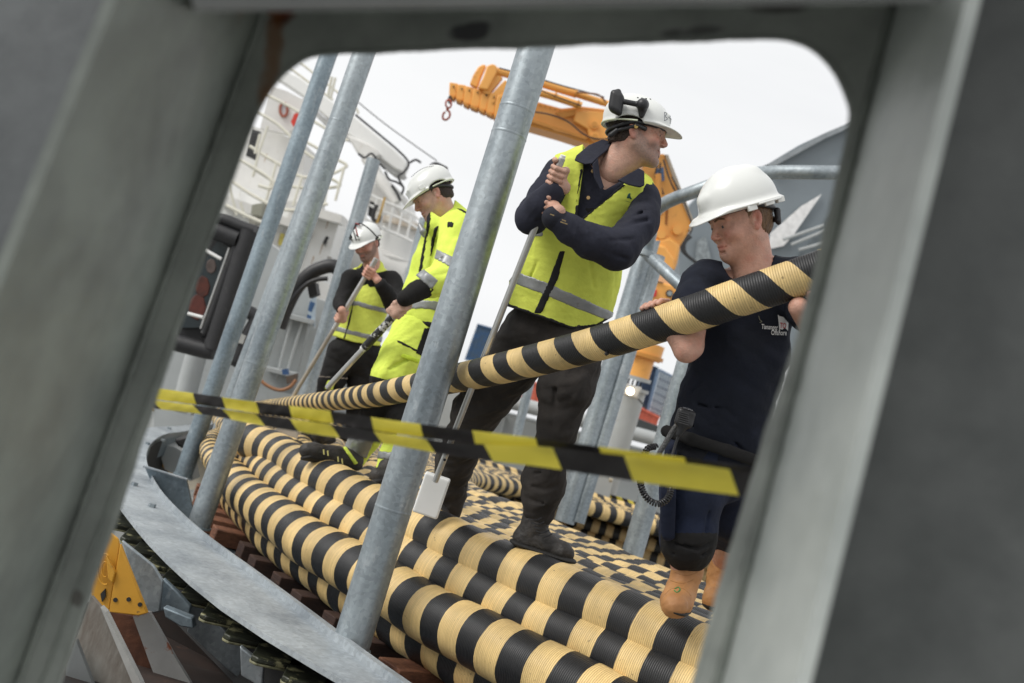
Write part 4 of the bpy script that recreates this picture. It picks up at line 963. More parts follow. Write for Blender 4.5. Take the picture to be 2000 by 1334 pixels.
for i in range(13):
    a = -2.6 + i * .26 + .4; ctr = P(1236, 748, 15.4); up = unit(P(1252, 694, 15.4) - P(1238, 740, 15.4)); u_ = unit(np.cross(up, FW)); w_ = np.cross(up, u_)
    c = ctr + (u_ * math.cos(a) + w_ * math.sin(a)) * .25; MB().box(c, u_ * .012, w_ * .012, up * .05).build('stud', BLACKM, oc)
tube('base_ring', [P(1235, 754, 15.4), P(1233, 760, 15.4)], [.27, .27], GREYP, oc, 32)
for k in range(9):
    c = P(1046 + k * 9.5, 203 + k * 2.6 + (k % 2), 15.19); tube('bolt', [c - FW * .012, c + FW * .03], .012, ORANGD, oc, 8)
for k in range(6):
    c = P(1262 + k * 3.5, 352 + k * 15, 15.39); tube('bolt', [c - FW * .012, c + FW * .03], .012, ORANGD, oc, 8)
tube('return_hose', catmull([P(x, y, 15.0) for x, y in ((1040, 218), (1075, 224), (1110, 238), (1140, 262), (1170, 272), (1205, 268))], 30), .012, BK2, oc, 6)
tube('return_hose', catmull([P(x, y, 15.1) for x, y in ((1312, 345), (1330, 380), (1346, 420), (1352, 446), (1340, 470))], 24), .012, BK2, oc, 6)
slab('maker_plate', [(1268, 405), (1290, 409), (1287, 420), (1266, 416)], 15.37, .02, mat('pale_plate', (.55, .5, .42), .5), oc)
slab('rust_run', [(1300, 400), (1306, 402), (1303, 440), (1299, 438)], 15.39, .012, mat('rust_run_stain', (.35, .13, .03), .8), oc)
hk = thing('crane_hook', 'small red crane hook on a short chain hanging from the tip of the orange jib', 'hook', P(873, 200, 15.1))
tube('shackle', [P(879 + 1.5 * math.cos(t) * 2, 195 + 7 * math.sin(t), 15.1) for t in np.linspace(0, 6.28, 16)], .012, BLACKM, hk, 8)
tube('swivel_ring', [P(876 + 5.5 * math.cos(t), 203 + 8 * math.sin(t), 15.05) for t in np.linspace(0, 6.28, 20)], .014, mat('hook_red', (.42, .07, .03), .5, var=.3), hk, 8)
tube('swivel', [P(875, 209, 15.05), P(873, 217, 15.05)], [.026, .018], mat('hook_red', (.42, .07, .03)), hk, 12)
tube('hook', catmull([P(x, y, 15.05) for x, y in ((873, 215), (878, 219), (878, 228), (871, 234), (865, 231), (866, 222), (870, 219))], 30), .016, mat('hook_red', (.42, .07, .03)), hk, 10)

pd = thing('crane_pedestal', 'grey round steel pedestal under the orange crane', 'pedestal', P(1165, 1010, 15.4))
tube('drum', [P(1234, 757, 15.45), P(1205, 850, 15.45), P(1162, 990, 15.45)], [.235, .245, .26], GREYP, pd, 36)
slab('side_box', [(1150, 898), (1205, 915), (1190, 975), (1130, 955)], 15.0, .1, GREYP, pd, bevel=.01)
tube('bracket_lug', [P(1190, 936, 14.9), P(1196, 938, 14.9)], .035, mat('lug_cream', (.5, .45, .35), .6), pd, 10)
fl = thing('flood_light', 'small square white floodlight, lit, on the grey crane pedestal', 'floodlight', P(1231, 775, 14.9))
slab('housing', [(1218, 748), (1254, 757), (1246, 780), (1211, 770)], 14.95, .1, mat('lamp_housing', (.62, .60, .56), .5), fl, bevel=.01)
slab('glass', [(1220, 752), (1250, 760), (1243, 776), (1215, 768)], 14.93, .015, mat('lamp_glass', (.75, .70, .62), .2), fl)
em = bpy.data.materials.new('lit_lamp'); em.use_nodes = True; eb = em.node_tree.nodes['Principled BSDF']
eb.inputs['Emission Color'].default_value = (1, .88, .66, 1); eb.inputs['Emission Strength'].default_value = 5; eb.inputs['Base Color'].default_value = (1, .9, .7, 1)
c = P(1231, 764, 14.92); tube('lamp', [c, c + FW * .01], .055, em, fl, 20)
tube('lamp_cable', catmull([P(1246, 779, 14.9), P(1256, 790, 14.9), P(1262, 800, 14.9)], 10), .012, BK2, fl, 6)

# ------------------------------------------------------------------ containers
def container(lab, quad, d, mt, ribs=7, thick=2.4, door=None, cat='shipping container'):
    o = thing('shipping_container', lab, cat, P(*quad[3], d)); slab('side_wall', quad, d, thick, mt, o)
    a, b, c_, e = [np.array(q, float) for q in quad]
    for i in range(ribs):
        t = (i + .5) / ribs; s = a + (b - a) * t; f_ = e + (c_ - e) * t; w_ = (b - a) / ribs * .25
        slab('corrugation', [s + (f_ - s) * .05 - w_, s + (f_ - s) * .05 + w_, f_ - (f_ - s) * .05 + w_, f_ - (f_ - s) * .05 - w_], d - .05, .06, mt, o)
    for p, q in ((a, b), (e, c_)): tube('rail', [P(*p, d - .05), P(*q, d - .05)], .07, mt, o, 6)
    return o
container('dark blue container side, upper one of the pair beside the crane pedestal', [(1262, 712), (1286, 720), (1266, 802), (1244, 790)], 55, BLUEC, 6)
dc = container('grey blue container doors with locking bars, right of the dark blue container', [(1287, 722), (1314, 736), (1288, 815), (1267, 803)], 54, BLUEL, 4)
for i in range(5): tube('locking_bar', [P(1290 + i * 5, 726 + i * 2.4, 53.8), P(1270 + i * 4.6, 802 + i * 2.4, 53.8)], .05, mat('bar_pale', (.4, .45, .5), .5), dc, 6)
for j in range(5): tube('door_bar', [P(1286 - j * 4, 738 + j * 14, 53.8), P(1309 - j * 4, 749 + j * 14, 53.8)], .05, mat('bar_dark', (.06, .08, .12), .5), dc, 6)
tube('edge_post', [P(1314, 736, 53.9), P(1289, 815, 53.9)], .12, mat('container_edge', (.10, .08, .07), .6), dc, 8)
container('red container at the foot of the blue pair, beside the crane pedestal', [(1243, 793), (1288, 816), (1281, 838), (1234, 820)], 53, REDC, 7)
container('lone blue container left of the tall man\'s pole, with rust streaked corner', [(932, 634), (970, 645), (952, 715), (908, 700)], 58, BLUEB, 6)
container('red container seen between the tall man\'s legs', [(1008, 742), (1062, 752), (1056, 798), (1000, 782)], 56, REDC, 5)
dk = slab('dark_coaming', [(1240, 815), (1300, 838), (1296, 852), (1234, 832)], 40, .5, mat('dark_coaming_paint', (.05, .055, .055), .6)); tag(dk, 'dark strip of coaming below the red container by the pedestal', 'coaming')
bp_ = thing('bulwark_pipe', 'long fat grey pipe running along the low bulwark behind the men', 'pipe', P(1150, 850, 19))
tube('pipe', [P(840, 740, 19), P(1000, 786, 19), P(1250, 850, 19), P(1420, 896, 19)], .135, GREYP, bp_, 20)
tube('lower_pipe', [P(840, 770, 19.1), P(1000, 812, 19.1), P(1250, 880, 19.1), P(1420, 925, 19.1)], .03, GREYP, bp_, 8)
for x, y in ((978, 806), (1190, 862)): tube('pipe_clip', [P(x, y, 18.8), P(x + 3, y + 6, 18.8)], .05, GREYD, bp_, 8)
b2 = thing('low_bulwark', 'low grey bulwark plating between the coil and the far coil, behind the tall man', 'bulwark', P(1100, 960, 19.4))
slab('plating', [(830, 766), (1000, 808), (1250, 875), (1480, 935), (1480, 1100), (1250, 1000), (830, 900)], 19.4, .3, mat('mid_grey_bulwark', (.36, .38, .38), .5, scale=.8, var=.05), b2)
for x in (905, 985, 1075, 1290, 1360): slab('rib', [(x, 790 + (x - 905) * .27), (x + 4, 791 + (x - 905) * .27), (x - 22, 880 + (x - 905) * .27), (x - 27, 879 + (x - 905) * .27)], 19.3, .1, GREYP, b2)

# ------------------------------------------------------------------ blue grey hull structure, right
hu = thing('stern_ramp_structure', 'big blue grey sloping steel structure behind the man in the navy T-shirt', 'ship structure', P(1500, 640, 22))
slab('sloping_plate', [(1322, 452), (1348, 400), (1385, 362), (1440, 345), (1500, 320), (1560, 284), (1613, 259), (1700, 222), (1720, 420), (1640, 760), (1440, 640), (1330, 560)], 22, 1.0, GREYB, hu)
slab('sky_gap_panel', [(1605, 379), (1566, 402), (1506, 455), (1500, 487), (1531, 480), (1552, 456)], 21.9, .05, mat('sky_gap_white', (.86, .86, .86), .5), hu)  # white panel standing in for bright sky seen through a gap
slab('upper_fold', [(1500, 320), (1613, 259), (1700, 222), (1700, 232), (1612, 270), (1506, 328)], 21.8, .2, mat('fold_grey', (.30, .33, .35), .5), hu)
slab('dark_recess', [(1600, 450), (1700, 330), (1690, 560), (1560, 500)], 21.95, .04, mat('recess_grey', (.14, .165, .18), .6), hu)
slab('cladding', [(1362, 470), (1378, 460), (1392, 520), (1370, 530), (1358, 510)], 21.9, .05, mat('scuffed_grey', (.30, .34, .36), .6, scale=14, var=.25), hu)
for a in (((1530, 468), (1610, 440)), ((1560, 488), (1640, 466)), ((1545, 478), (1612, 450))): tube('rail', [P(*a[0], 21.6), P(*a[1], 21.6)], .035, GREYP, hu, 6)
for k in range(3): tube('hose_loop', catmull([P(x + k * 3, y + k * 2, 20.5) for x, y in ((1344, 458), (1332, 470), (1332, 488), (1345, 502), (1362, 514), (1372, 522))], 30), .03, BK2, hu, 8)

# ------------------------------------------------------------------ people
def skin(name, col, rough=.5, stub=(.15, .10, .08)):
    if name in MATS: return MATS[name]
    mt = mat(name, col, rough, scale=30, var=.12, bump=.3, bscale=160, sub=.06, spots=((col[0] * .95, col[1] * .66, col[2] * .60), 9, .5, .25))
    t = mt.node_tree; b = t.nodes['Principled BSDF']; N = t.nodes.new; L = t.links.new
    at = N('ShaderNodeAttribute'); at.attribute_name = 'tint'; src = b.inputs['Base Color'].links[0].from_socket
    mx = N('ShaderNodeMix'); mx.data_type = 'RGBA'; L(at.outputs['Fac'], mx.inputs[0]); L(src, mx.inputs[6]); mx.inputs[7].default_value = (col[0] * .85, col[1] * .42, col[2] * .42, 1)
    st = N('ShaderNodeAttribute'); st.attribute_name = 'stubble'; tc = [n for n in t.nodes if n.type == 'TEX_COORD'][0]
    nz = N('ShaderNodeTexNoise'); nz.inputs['Scale'].default_value = 130; nz.inputs['Detail'].default_value = 4; L(tc.outputs['Object'], nz.inputs[0])
    mr = N('ShaderNodeMapRange'); L(nz.outputs[0], mr.inputs[0]); mr.inputs[1].default_value = .3; mr.inputs[2].default_value = .7; mr.inputs[3].default_value = .55
    mu = N('ShaderNodeMath'); mu.operation = 'MULTIPLY'; L(st.outputs['Fac'], mu.inputs[0]); L(mr.outputs[0], mu.inputs[1])
    m2 = N('ShaderNodeMix'); m2.data_type = 'RGBA'; L(mu.outputs[0], m2.inputs[0]); L(mx.outputs[2], m2.inputs[6]); m2.inputs[7].default_value = (*stub, 1)
    L(m2.outputs[2], b.inputs['Base Color']); return mt
def cloth(name, col, rough=.85, col2=None, weave=420, var=.1, spots=None, bs=.35):
    mt = mat(name, col, rough, scale=7, var=var, col2=col2, bump=bs, bscale=40, spec=.25, spots=spots, creased=.55)
    return mt
SKIN1 = skin('weathered_skin', (.54, .32, .235), stub=(.22, .165, .14)); SKIN2 = skin('ruddy_skin', (.58, .325, .24)); SKIN3 = skin('fair_skin', (.56, .35, .265))
NAVY = cloth('navy_work_cloth', (.028, .030, .045), col2=(.019, .020, .030), spots=((.05, .05, .06), 18, .66, .1))
NAVYT = cloth('navy_tshirt_cotton', (.0115, .014, .024), col2=(.007, .009, .015), spots=((.02, .026, .045), 5, .58, .2))
NAVYP = cloth('navy_trouser_cloth', (.016, .022, .046), col2=(.010, .014, .028))
TROU = cloth('worn_black_trousers', (.040, .035, .032), col2=(.022, .020, .019), spots=((.07, .06, .052), 6, .60, .18))
BLKC = cloth('black_jersey', (.016, .015, .015), col2=(.010, .010, .010))
VEST = cloth('yellow_vest_mesh', (.73, .80, .13), col2=(.60, .67, .10), spots=((.40, .46, .10), 11, .66, .14))
VEST3 = cloth('yellow_vest_bright', (.74, .82, .14), col2=(.62, .69, .11))
HIVIS = cloth('fluorescent_jacket', (.74, .87, .14), col2=(.62, .75, .10), spots=((.55, .62, .16), 9, .64, .15))
REFL = mat('reflective_strip', (.30, .31, .315), .38, .3, scale=20, var=.08, bump=.2, bscale=40)
TRIM = cloth('black_piping', (.020, .020, .022))
LEATH = mat('tan_leather', (.46, .22, .075), .62, scale=9, col2=(.33, .15, .055), bump=.3, bscale=40, spots=((.12, .07, .04), 22, .62, .1))
BOOTM = mat('black_leather', (.034, .030, .027), .6, scale=14, var=.25, bump=.5, bscale=60, spots=((.075, .066, .056), 16, .55, .2))
SOLE = mat('boot_sole_rubber', (.014, .013, .012), .75, bump=.3)
HELM = mat('white_helmet_plastic', (.70, .71, .685), .30, var=.02, scale=5, spots=((.55, .54, .5), 12, .70, .08), coat=.15)
HELMG = mat('helmet_rim', (.62, .66, .50), .4, var=.04)
HAIRB = mat('dark_brown_hair', (.050, .032, .022), .7, scale=60, var=.3, bump=.8, bscale=180, stretch=(1, 1, .2))
HAIRF = mat('fair_brown_hair', (.19, .11, .052), .6, scale=60, col2=(.10, .055, .028), bump=.9, bscale=160, stretch=(1, 1, .2))
STUB = mat('grey_stubble', (.37, .255, .20), .85, scale=90, col2=(.22, .155, .125), bump=.7, bscale=260)
STUBD = mat('dark_stubble', (.27, .16, .12), .85, scale=80, col2=(.15, .085, .065), bump=.6, bscale=260)
EYEW = mat('eye_white', (.60, .57, .53), .25); IRIS = mat('iris_grey', (.05, .06, .065), .2)
PRINTW = mat('white_print', (.80, .80, .80), .7, var=.03); PRINTR = mat('red_print', (.60, .05, .06), .7)

def headvol(neck_local, neck_r, h=.003, smile=0, brow=1.0, wide=1.0):
    lo = np.minimum(V3(-.10, -.135, -.145), np.array(neck_local) - .085); hi = np.maximum(V3(.10, .145, .14), np.array(neck_local) + .085)
    v = Vol(lo, hi, h)
    v.op(ell((0, -.018, .035), (.077 * wide, .097, .092)), .02)
    v.op(ell((0, .030, -.020), (.064 * wide, .060, .088)), .03)
    v.op(ell((0, .036, .045), (.062, .050, .05)), .02)
    v.op(ell((0, .056, -.064), (.036, .036, .032)), .02)                      # muzzle
    for s in (-1, 1):
        v.op(cone((s * .054 * wide, .000, -.048), (s * .020, .070, -.097), .021, .017), .03)
        v.op(ell((s * .043, .060, -.030), (.024, .027, .024)), .02)
        v.op(cone((s * .008, .090, .022), (s * .044, .074, .020), .011 * brow, .009), .014)
    v.op(cone((0, .072, -.099), (0, .074, -.103), .018, .018), .022)
    for s in (-1, 1):
        v.op(ell((s * .033, .100, .001), (.015, .014, .0095)), .014, 'sub')
    v.op(cone((0, .087, .014), (0, .109, -.027), .0075, .0095), .012)
    v.op(cone((0, .098, -.033), (0, .108, -.031), .0075, .0080), .008)
    for s in (-1, 1):
        v.op(ell((s * .011, .099, -.035), (.0075, .010, .0065)), .006)
        v.op(ell((s * .031, .0745, .001), (.0165, .0140, .0120)), .004)
        v.op(cone((s * .017, .0865, .0060), (s * .046, .0770, .0050), .0046, .0040), .004)       # upper lid
        v.op(cone((s * .019, .0850, -.0080), (s * .044, .0760, -.0075), .0034, .003), .005)
        v.op(cone((s * .018, .097, -.042), (s * (.032 + .004 * smile), .084, -.066), .0025, .0025), .009, 'sub')
    v.op(cone((-.017, .0895, -.0610), (.017, .0895, -.0610), .0050, .0050), .007)
    v.op(cone((-.014, .0880, -.0735), (.014, .0880, -.0735), .0062, .0062), .007)
    up = .006 * smile
    for s in (-1, 1): v.op(cone((0, .0965, -.067), (s * .024, .086, -.067 + up), .0018, .0020), .003, 'sub')
    v.op(cone((-.012, .090, -.085), (.012, .090, -.085), .003, .003), .01, 'sub')
    for s in (-1, 1):
        e = V3(s * .079 * wide, -.012, -.006); n = unit(V3(s * .95, .30, 0)); t = unit(V3(0, -.22, 1)); t = unit(t - n * np.dot(t, n)); b = np.cross(n, t)
        rot = np.stack([n, b, t]); v.op(ell(e, (.0065, .0190, .033), rot), .007)
        v.op(ell(e + n * .007 + V3(0, .002, .003), (.006, .009, .018), rot), .003, 'sub')
        v.op(ell(e + V3(0, .006, -.025), (.007, .009, .009), rot), .006)
    v.op(cone((0, -.030, -.045), neck_local, .056, neck_r), .035)
    v.op(cone((0, .015, -.080), np.array(neck_local) + V3(0, .025, .01), .036, .042), .04)
    return v
class Head:
    def __init__(s, c, fwd, up, scale=1.0):
        s.c = np.asarray(c, float); f = unit(fwd); u = unit(up - f * np.dot(up, f)); r = np.cross(f, u)
        s.R = np.stack([r, f, u]); s.s = scale
    def w(s, p): return s.c + (np.atleast_2d(p) @ s.R) * s.s
    def l(s, p): return ((np.asarray(p) - s.c) @ s.R.T) / s.s
def headpart(H, vol, name, mt, parent):
    a, f = vol.mesh(); return mk(name, H.w(a), f, mt, parent, smooth=True)
def helmet(H, root, style, lift=0.0, grow=1.0):
    H0 = H; H = Head(H0.w(V3(0, -.004, lift))[0], H0.R[1], H0.R[2], H0.s * grow)
    v = Vol((-.135, -.17, -.03), (.135, .20, .19), .0032)
    if style == 'vgard':      # full cap with a broad brim, centre ridge and V shape
        v.op(ell((0, -.008, .040), (.110, .132, .120)), 0)
        for s_ in (-1, 1): v.op(cone((s_ * .016, .105, .078), (s_ * .044, -.06, .122), .008, .012), .03)
        v.op(cone((0, .112, .070), (0, -.07, .130), .010, .016), .03)
        v.op(ell((0, -.004, .026), (.127, .150, .013)), .014)
        v.op(ell((0, .080, .020), (.094, .088, .012)), .014)
    else:
        v.op(ell((0, -.010, .040), (.106, .130, .106)), 0)
        v.op(ell((0, -.05, .075), (.080, .088, .072)), .03)
        for s_ in (-1, 1): v.op(cone((s_ * .030, .11, .075), (s_ * .042, -.09, .108), .006, .010), .018)
        v.op(cone((0, .112, .07), (0, -.08, .136), .006, .008), .02)
        v.op(ell((0, -.004, .026), (.113, .139, .010)), .010)
        v.op(ell((0, .085, .022), (.085, .090, .010)), .012)
    # open underside
    v.op(ell((0, -.010, .020), (.097, .120, .118)), .004, 'sub')
    v.op(rbox((0, 0, -.10), (.3, .3, .118), .0), .004, 'sub')
    if style == 'arched':
        for s_ in (-1, 1): v.op(ell((s_ * .11, -.03, .020), (.05, .055, .022)), .008, 'sub')
    a, f = v.mesh()
    # droop the brim
    a[:, 2] -= np.clip((a[:, 1] - .09) / .09, 0, 1)**2 * .018 * (a[:, 2] < .06)
    o = mk('helmet', H.w(a), f, HELM, root, smooth=True)
    rim = np.array([(.126 * math.cos(t) * (.90 if style != 'vgard' else 1.0), (.148 * math.sin(t) - .004) * (.95 if style != 'vgard' else 1), .022) for t in np.linspace(math.pi * .98, 2 * math.pi * 1.01, 40)])
    tube('rim', H.w(rim), .0035, HELMG if style != 'vgard' else HELM, o, 8)
    # harness band inside
    hb_ = np.array([(.086 * math.cos(t), .108 * math.sin(t) - .01, .024 - .034 * max(0, -math.sin(t))) for t in np.linspace(0, 2 * math.pi, 50)])
    tube('harness', H.w(hb_), .009, BLACK, o, 8)
    return o
def head(root_name, H, neck_w, neck_r, skinm, parent, stub=None, hair=None, smile=0, wide=1.0, hairlow=-.045):
    nl = H.l(neck_w); v = headvol(nl, neck_r / H.s, smile=smile, wide=wide)
    if hair:
        q = Vol((-.10, -.14, -.10), (.10, .08, .06), .003)
        q.op(ell((0, -.022, .030), (.0805 * wide, .100, .094)), 0); q.op(ell((0, -.045, -.03), (.062, .068, .05)), .03)
        q.op(rbox((0, .112, -.05), (.2, .098, .074), .0), .006, 'sub')            # clear of the face
        q.op(rbox((0, .0, hairlow - .10), (.2, .2, .1), 0), .006, 'sub'); q.op(rbox((0, .148, .02), (.2, .10, .2), 0), .006, 'sub')
        for s_ in (-1, 1): q.op(ell((s_ * .088, -.008, -.012), (.030, .020, .032)), .004, 'sub')
        q.warp(.0012, 160, 3); headpart(H, q, 'hair', hair, parent)
    for s_ in (-1, 1):
        br = [(s_ * .013, .1000, .0205), (s_ * .030, .0950, .0255), (s_ * .047, .0805, .0205)]
        tube('eyebrow', H.w(np.array(br)), .0032, hair or HAIRB, parent, 6)
        e = Vol((s_ * .031 - .02, .055, -.02), (s_ * .031 + .02, .10, .02), .002); e.op(ell((s_ * .031, .0735, -.0010), (.0155, .0146, .0085)), 0)
        eo = headpart(H, e, 'eye', EYEW, parent)
        c = H.w(V3(s_ * .031 , .0862, -.0020))[0]; tube('iris', [c - H.R[1] * .001, c + H.R[1] * .0022], .0056, IRIS, eo, 12)
    a, f = v.mesh()
    lip = np.exp(-((a[:, 0] / .022)**2 + ((a[:, 2] + .067) / .010)**2)) * (a[:, 1] > .07)
    tint = .75 * lip + .35 * np.exp(-(((np.abs(a[:, 0]) - .045) / .02)**2 + ((a[:, 2] + .03) / .02)**2)) + .5 * np.exp(-((a[:, 0] / .014)**2 + ((a[:, 2] + .035) / .012)**2)) * (a[:, 1] > .095) + .45 * (np.abs(a[:, 0]) > .080) * (np.abs(a[:, 1] + .01) < .03)
    sb = np.zeros(len(a))
    if stub:
        sg = lambda x: 1 / (1 + np.exp(-np.clip(x, -30, 30)))
        X, Y, Z = a.T; up_ = -.040 + np.clip(.055 - Y, 0, .05) * .85
        sb = sg((up_ - Z) / .004) * sg((Y + .005) / .006) * sg((Z - (-.128 + np.clip(.075 - Y, 0, 1) * .62)) / .005)
        sb *= 1 - np.exp(-((X / .020)**2 + ((Z + .067) / .0075)**2)**2) * (Y > .07); sb *= stub
    return H.w(a), f, np.stack([np.clip(tint, 0, 1), sb], 1)

def gripvol(axp, axd, rp, palm, wrist, size=1.0, spread=0, rev=1, h=.0032, thumb_up=1):
    """hand closed round a bar: axp point on the axis, axd axis (towards the thumb), palm = direction from bar to palm"""
    axd = unit(axd); palm = unit(palm - axd * np.dot(palm, axd)); t = np.cross(axd, palm) * rev
    prims = []
    def at(ang, r, al): return axp + (palm * math.cos(ang) + t * math.sin(ang)) * r + axd * al
    s = size
    for i, (ln, rr) in enumerate(((1.0, .0098), (1.08, .0102), (1.02, .0098), (.86, .0088))):
        al = (.033 - .0215 * i) * s; R = rp + rr * s * .95
        angs = np.radians(np.array([-8, 62, 128, 190, 232]) * (1 if ln > .9 else .93) + (0, 3, 0, 6)[i])
        rad = [R + .016 * s, R + .012 * s, R + .004 * s, R, R]
        pts = [at(a, r, al) for a, r in zip(angs, rad)]
        for a, b, r1, r2 in zip(pts[:-1], pts[1:], (rr * 1.15, rr * 1.08, rr, rr * .92), (rr * 1.08, rr, rr * .92, rr * .85)):
            prims.append((cone(a, b, r1 * s, r2 * s), .003))
    c = at(math.radians(-42), rp + .022 * s, 0)
    prims.append((cone(at(math.radians(-12), rp + .024 * s, .03 * s), at(math.radians(-70), rp + .022 * s, .012 * s), .0155 * s, .017 * s), .012))
    prims.append((cone(at(math.radians(-12), rp + .024 * s, -.028 * s), at(math.radians(-70), rp + .022 * s, -.012 * s), .0145 * s, .017 * s), .012))
    prims.append((cone(at(math.radians(-30), rp + .022 * s, .0), at(math.radians(-75), rp + .022 * s, 0), .019 * s, .019 * s), .012))
    th = [at(math.radians(-72), rp + .018 * s, .020 * s), at(math.radians(-98), rp + .014 * s, .046 * s), at(math.radians(-150), rp + .011 * s, .058 * s * thumb_up), at(math.radians(-188), rp + .010 * s, .060 * s * thumb_up)]
    for a, b, r1, r2 in zip(th[:-1], th[1:], (.0150, .0118, .0105), (.0118, .0105, .0092)): prims.append((cone(a, b, r1 * s, r2 * s), .004))
    base = at(math.radians(-72), rp + .022 * s, 0); w_ = np.asarray(wrist)
    prims.append((cone(base, base + (w_ - base) * .55, .021 * s, .024 * s), .014)); prims.append((cone(base + (w_ - base) * .5, w_, .025 * s, .030 * s), .012))
    return volume(prims, h, .012)
class Body:
    """gathers the pieces of one continuous body into a single mesh"""
    def __init__(s): s.v, s.f, s.t, s.n = [], [], [], 0
    def add(s, a, f, tint=None):
        if len(a) == 0: return
        s.v.append(a); s.f.append(f + s.n); s.t.append(np.zeros((len(a), 2)) if tint is None else tint); s.n += len(a)
    def vol(s, v): a, f = v.mesh(); s.add(a, f)
    def build(s, mt, root):
        o = mk('body', np.concatenate(s.v), np.concatenate(s.f), mt, root, smooth=True)
        T = np.concatenate(s.t)
        for i, nm in enumerate(('tint', 'stubble')): at = o.data.attributes.new(nm, 'FLOAT', 'POINT'); at.data.foreach_set('value', T[:, i].astype(np.float32))
        return o
def folds(v, px_lines, amp=.006, w=.010):
    """sharp cloth creases: grooves along picture-space lines [(x,y,d)...]"""
    for L_ in px_lines:
        q = [P(*a) for a in L_]
        for a, b in zip(q[:-1], q[1:]): v.op(cone(a, b, w, w * .6), .012, 'sub')
def creases(name, pts, r, mt, parent): tube(name, catmull([P(*p) for p in pts], 24), r, mt, parent, 6)
FLT = (FW, .68)

def text(txt, origin, right, down, size, mt, parent, name, target=None, off=.002, bold=0, width=None):
    cu = bpy.data.curves.new(name, 'FONT'); cu.body = txt; cu.size = 1.0; cu.offset = bold; cu.resolution_u = 3
    ob = bpy.data.objects.new(name, cu); COL.objects.link(ob); dg = bpy.context.evaluated_depsgraph_get()
    me = bpy.data.meshes.new_from_object(ob.evaluated_get(dg)); bpy.data.objects.remove(ob)
    n = len(me.vertices); xs = 1.0; co = np.empty(n * 3, np.float32); me.vertices.foreach_get('co', co); co = co.reshape(-1, 3)
    if width: xs = width / (size * (co[:, 0].max() - co[:, 0].min()))
    fs = [tuple(p.vertices) for p in me.polygons]; w_ = origin + co[:, :1] * right * size * xs - co[:, 1:2] * down * size
    if target is not None: w_ = onto(w_, target, off)
    return mk(name, w_, fs, mt, parent)
def onto(w_, target, off, lift=.0):
    """lay flat print on a garment, following the line of sight from the camera side"""
    me = target.data; wl = np.array(worldloc(target)); bv_ = BVHTree.FromPolygons([Vector(v.co) + Vector(wl) for v in me.vertices], [p.vertices[:] for p in me.polygons])
    out = []
    for p in w_:
        d = unit(p - CAM); hit = bv_.ray_cast(Vector(p - d * .6), Vector(d), 1.5)
        out.append(np.array(hit[0]) - d * off if hit[0] is not None else p)
    return np.array(out)

# ================= the tall man in navy coverall top and yellow vest
M1 = thing('person', 'tall bearded man in yellow vest over navy jacket gripping a pole with both hands', 'person', P(1050, 1085, 4.15))
h1 = .006
bd = Body()
H1 = Head(P(1247, 262, 4.10), IV(.96, .16, -.20), IV(.19, -.98, .03), 1.06)
ha, hf, ht = head('m1', H1, P(1190, 338, 4.12), .062, SKIN1, M1, stub=.85, hair=HAIRB, smile=1, hairlow=-.05)
bd.add(ha, hf, ht)
trs = chain([(1186, 330, 4.14, .075), (1170, 370, 4.16, .13), (1130, 450, 4.20, .14), (1092, 580, 4.28, .14), (1085, 640, 4.3, .13)], .04, FLT) + chain([(1105, 345, 4.15, .045), (1205, 372, 4.17, .035)], .03)
armL = [(1088, 342, 4.12, .062), (1040, 422, 4.0, .045), (1076, 368, 3.90, .033)]
armR = [(1266, 400, 4.10, .032), (1204, 484, 3.95, .042), (1088, 425, 3.83, .030)]
legs = chain([(1122, 655, 4.28, .09), (1108, 760, 4.2, .085), (1085, 850, 4.18, .06), (1058, 950, 4.2, .05), (1048, 1030, 4.2, .04)], .03) + chain([(1035, 655, 4.35, .09), (985, 730, 4.4, .08), (932, 800, 4.52, .06), (888, 905, 4.72, .05), (878, 985, 4.82, .04)], .03)
bd.vol(volume(trs + chain(armL, .02) + chain(armR, .02) + legs, .01))
# pole of the tall man
pA, pB = P(1098, 309, 3.86), P(850, 940, 4.32); pax = unit(pA - pB)
def onpole(y): t = (y - 940) / (309 - 940); return pB + (pA - pB) * t
wr1 = P(1085, 372, 3.87); wr2 = P(1088, 418, 3.83)
bd.vol(gripvol(onpole(340), pax, .0135, IV(.75, .25, .35), P(1100, 366, 3.90), .98, rev=-1))
bd.vol(gripvol(onpole(388), pax, .0135, IV(.85, .35, -.25), P(1090, 414, 3.82), .98, rev=-1))
bd.build(SKIN1, M1)
ring = P(1080, 327, 3.84)
# jacket
jk = volume(chain([(1190, 318, 4.14, .085), (1168, 365, 4.16, .158), (1130, 450, 4.2, .170), (1098, 560, 4.28, .175), (1090, 610, 4.3, .17)], .05, FLT) +
            chain([(1098, 338, 4.12, .070), (1175, 335, 4.15, .075), (1250, 378, 4.1, .070)], .05) +
            chain([(1092, 342, 4.12, .072), (1064, 385, 4.05, .066), (1038, 424, 3.99, .066), (1058, 400, 3.94, .058), (1080, 372, 3.90, .044)], .02) +
            chain([(1264, 392, 4.10, .060), (1252, 436, 4.02, .070), (1206, 488, 3.93, .080), (1152, 470, 3.88, .068), (1112, 448, 3.85, .054), (1082, 426, 3.83, .043)], .02), h1)
folds(jk, [[(1075, 400, 3.94), (1045, 395, 3.93)], [(1082, 425, 3.9), (1048, 430, 3.92)], [(1262, 430, 3.95), (1205, 440, 3.88)], [(1250, 465, 3.88), (1190, 470, 3.83)], [(1222, 505, 3.86), (1180, 492, 3.83)], [(1165, 480, 3.80), (1150, 446, 3.81)],
           [(1135, 470, 3.80), (1122, 436, 3.79)], [(1120, 452, 3.79), (1108, 424, 3.79)], [(1275, 410, 4.0), (1240, 420, 3.95)]], w=.007)
jk.warp(.0022, 26, 11)
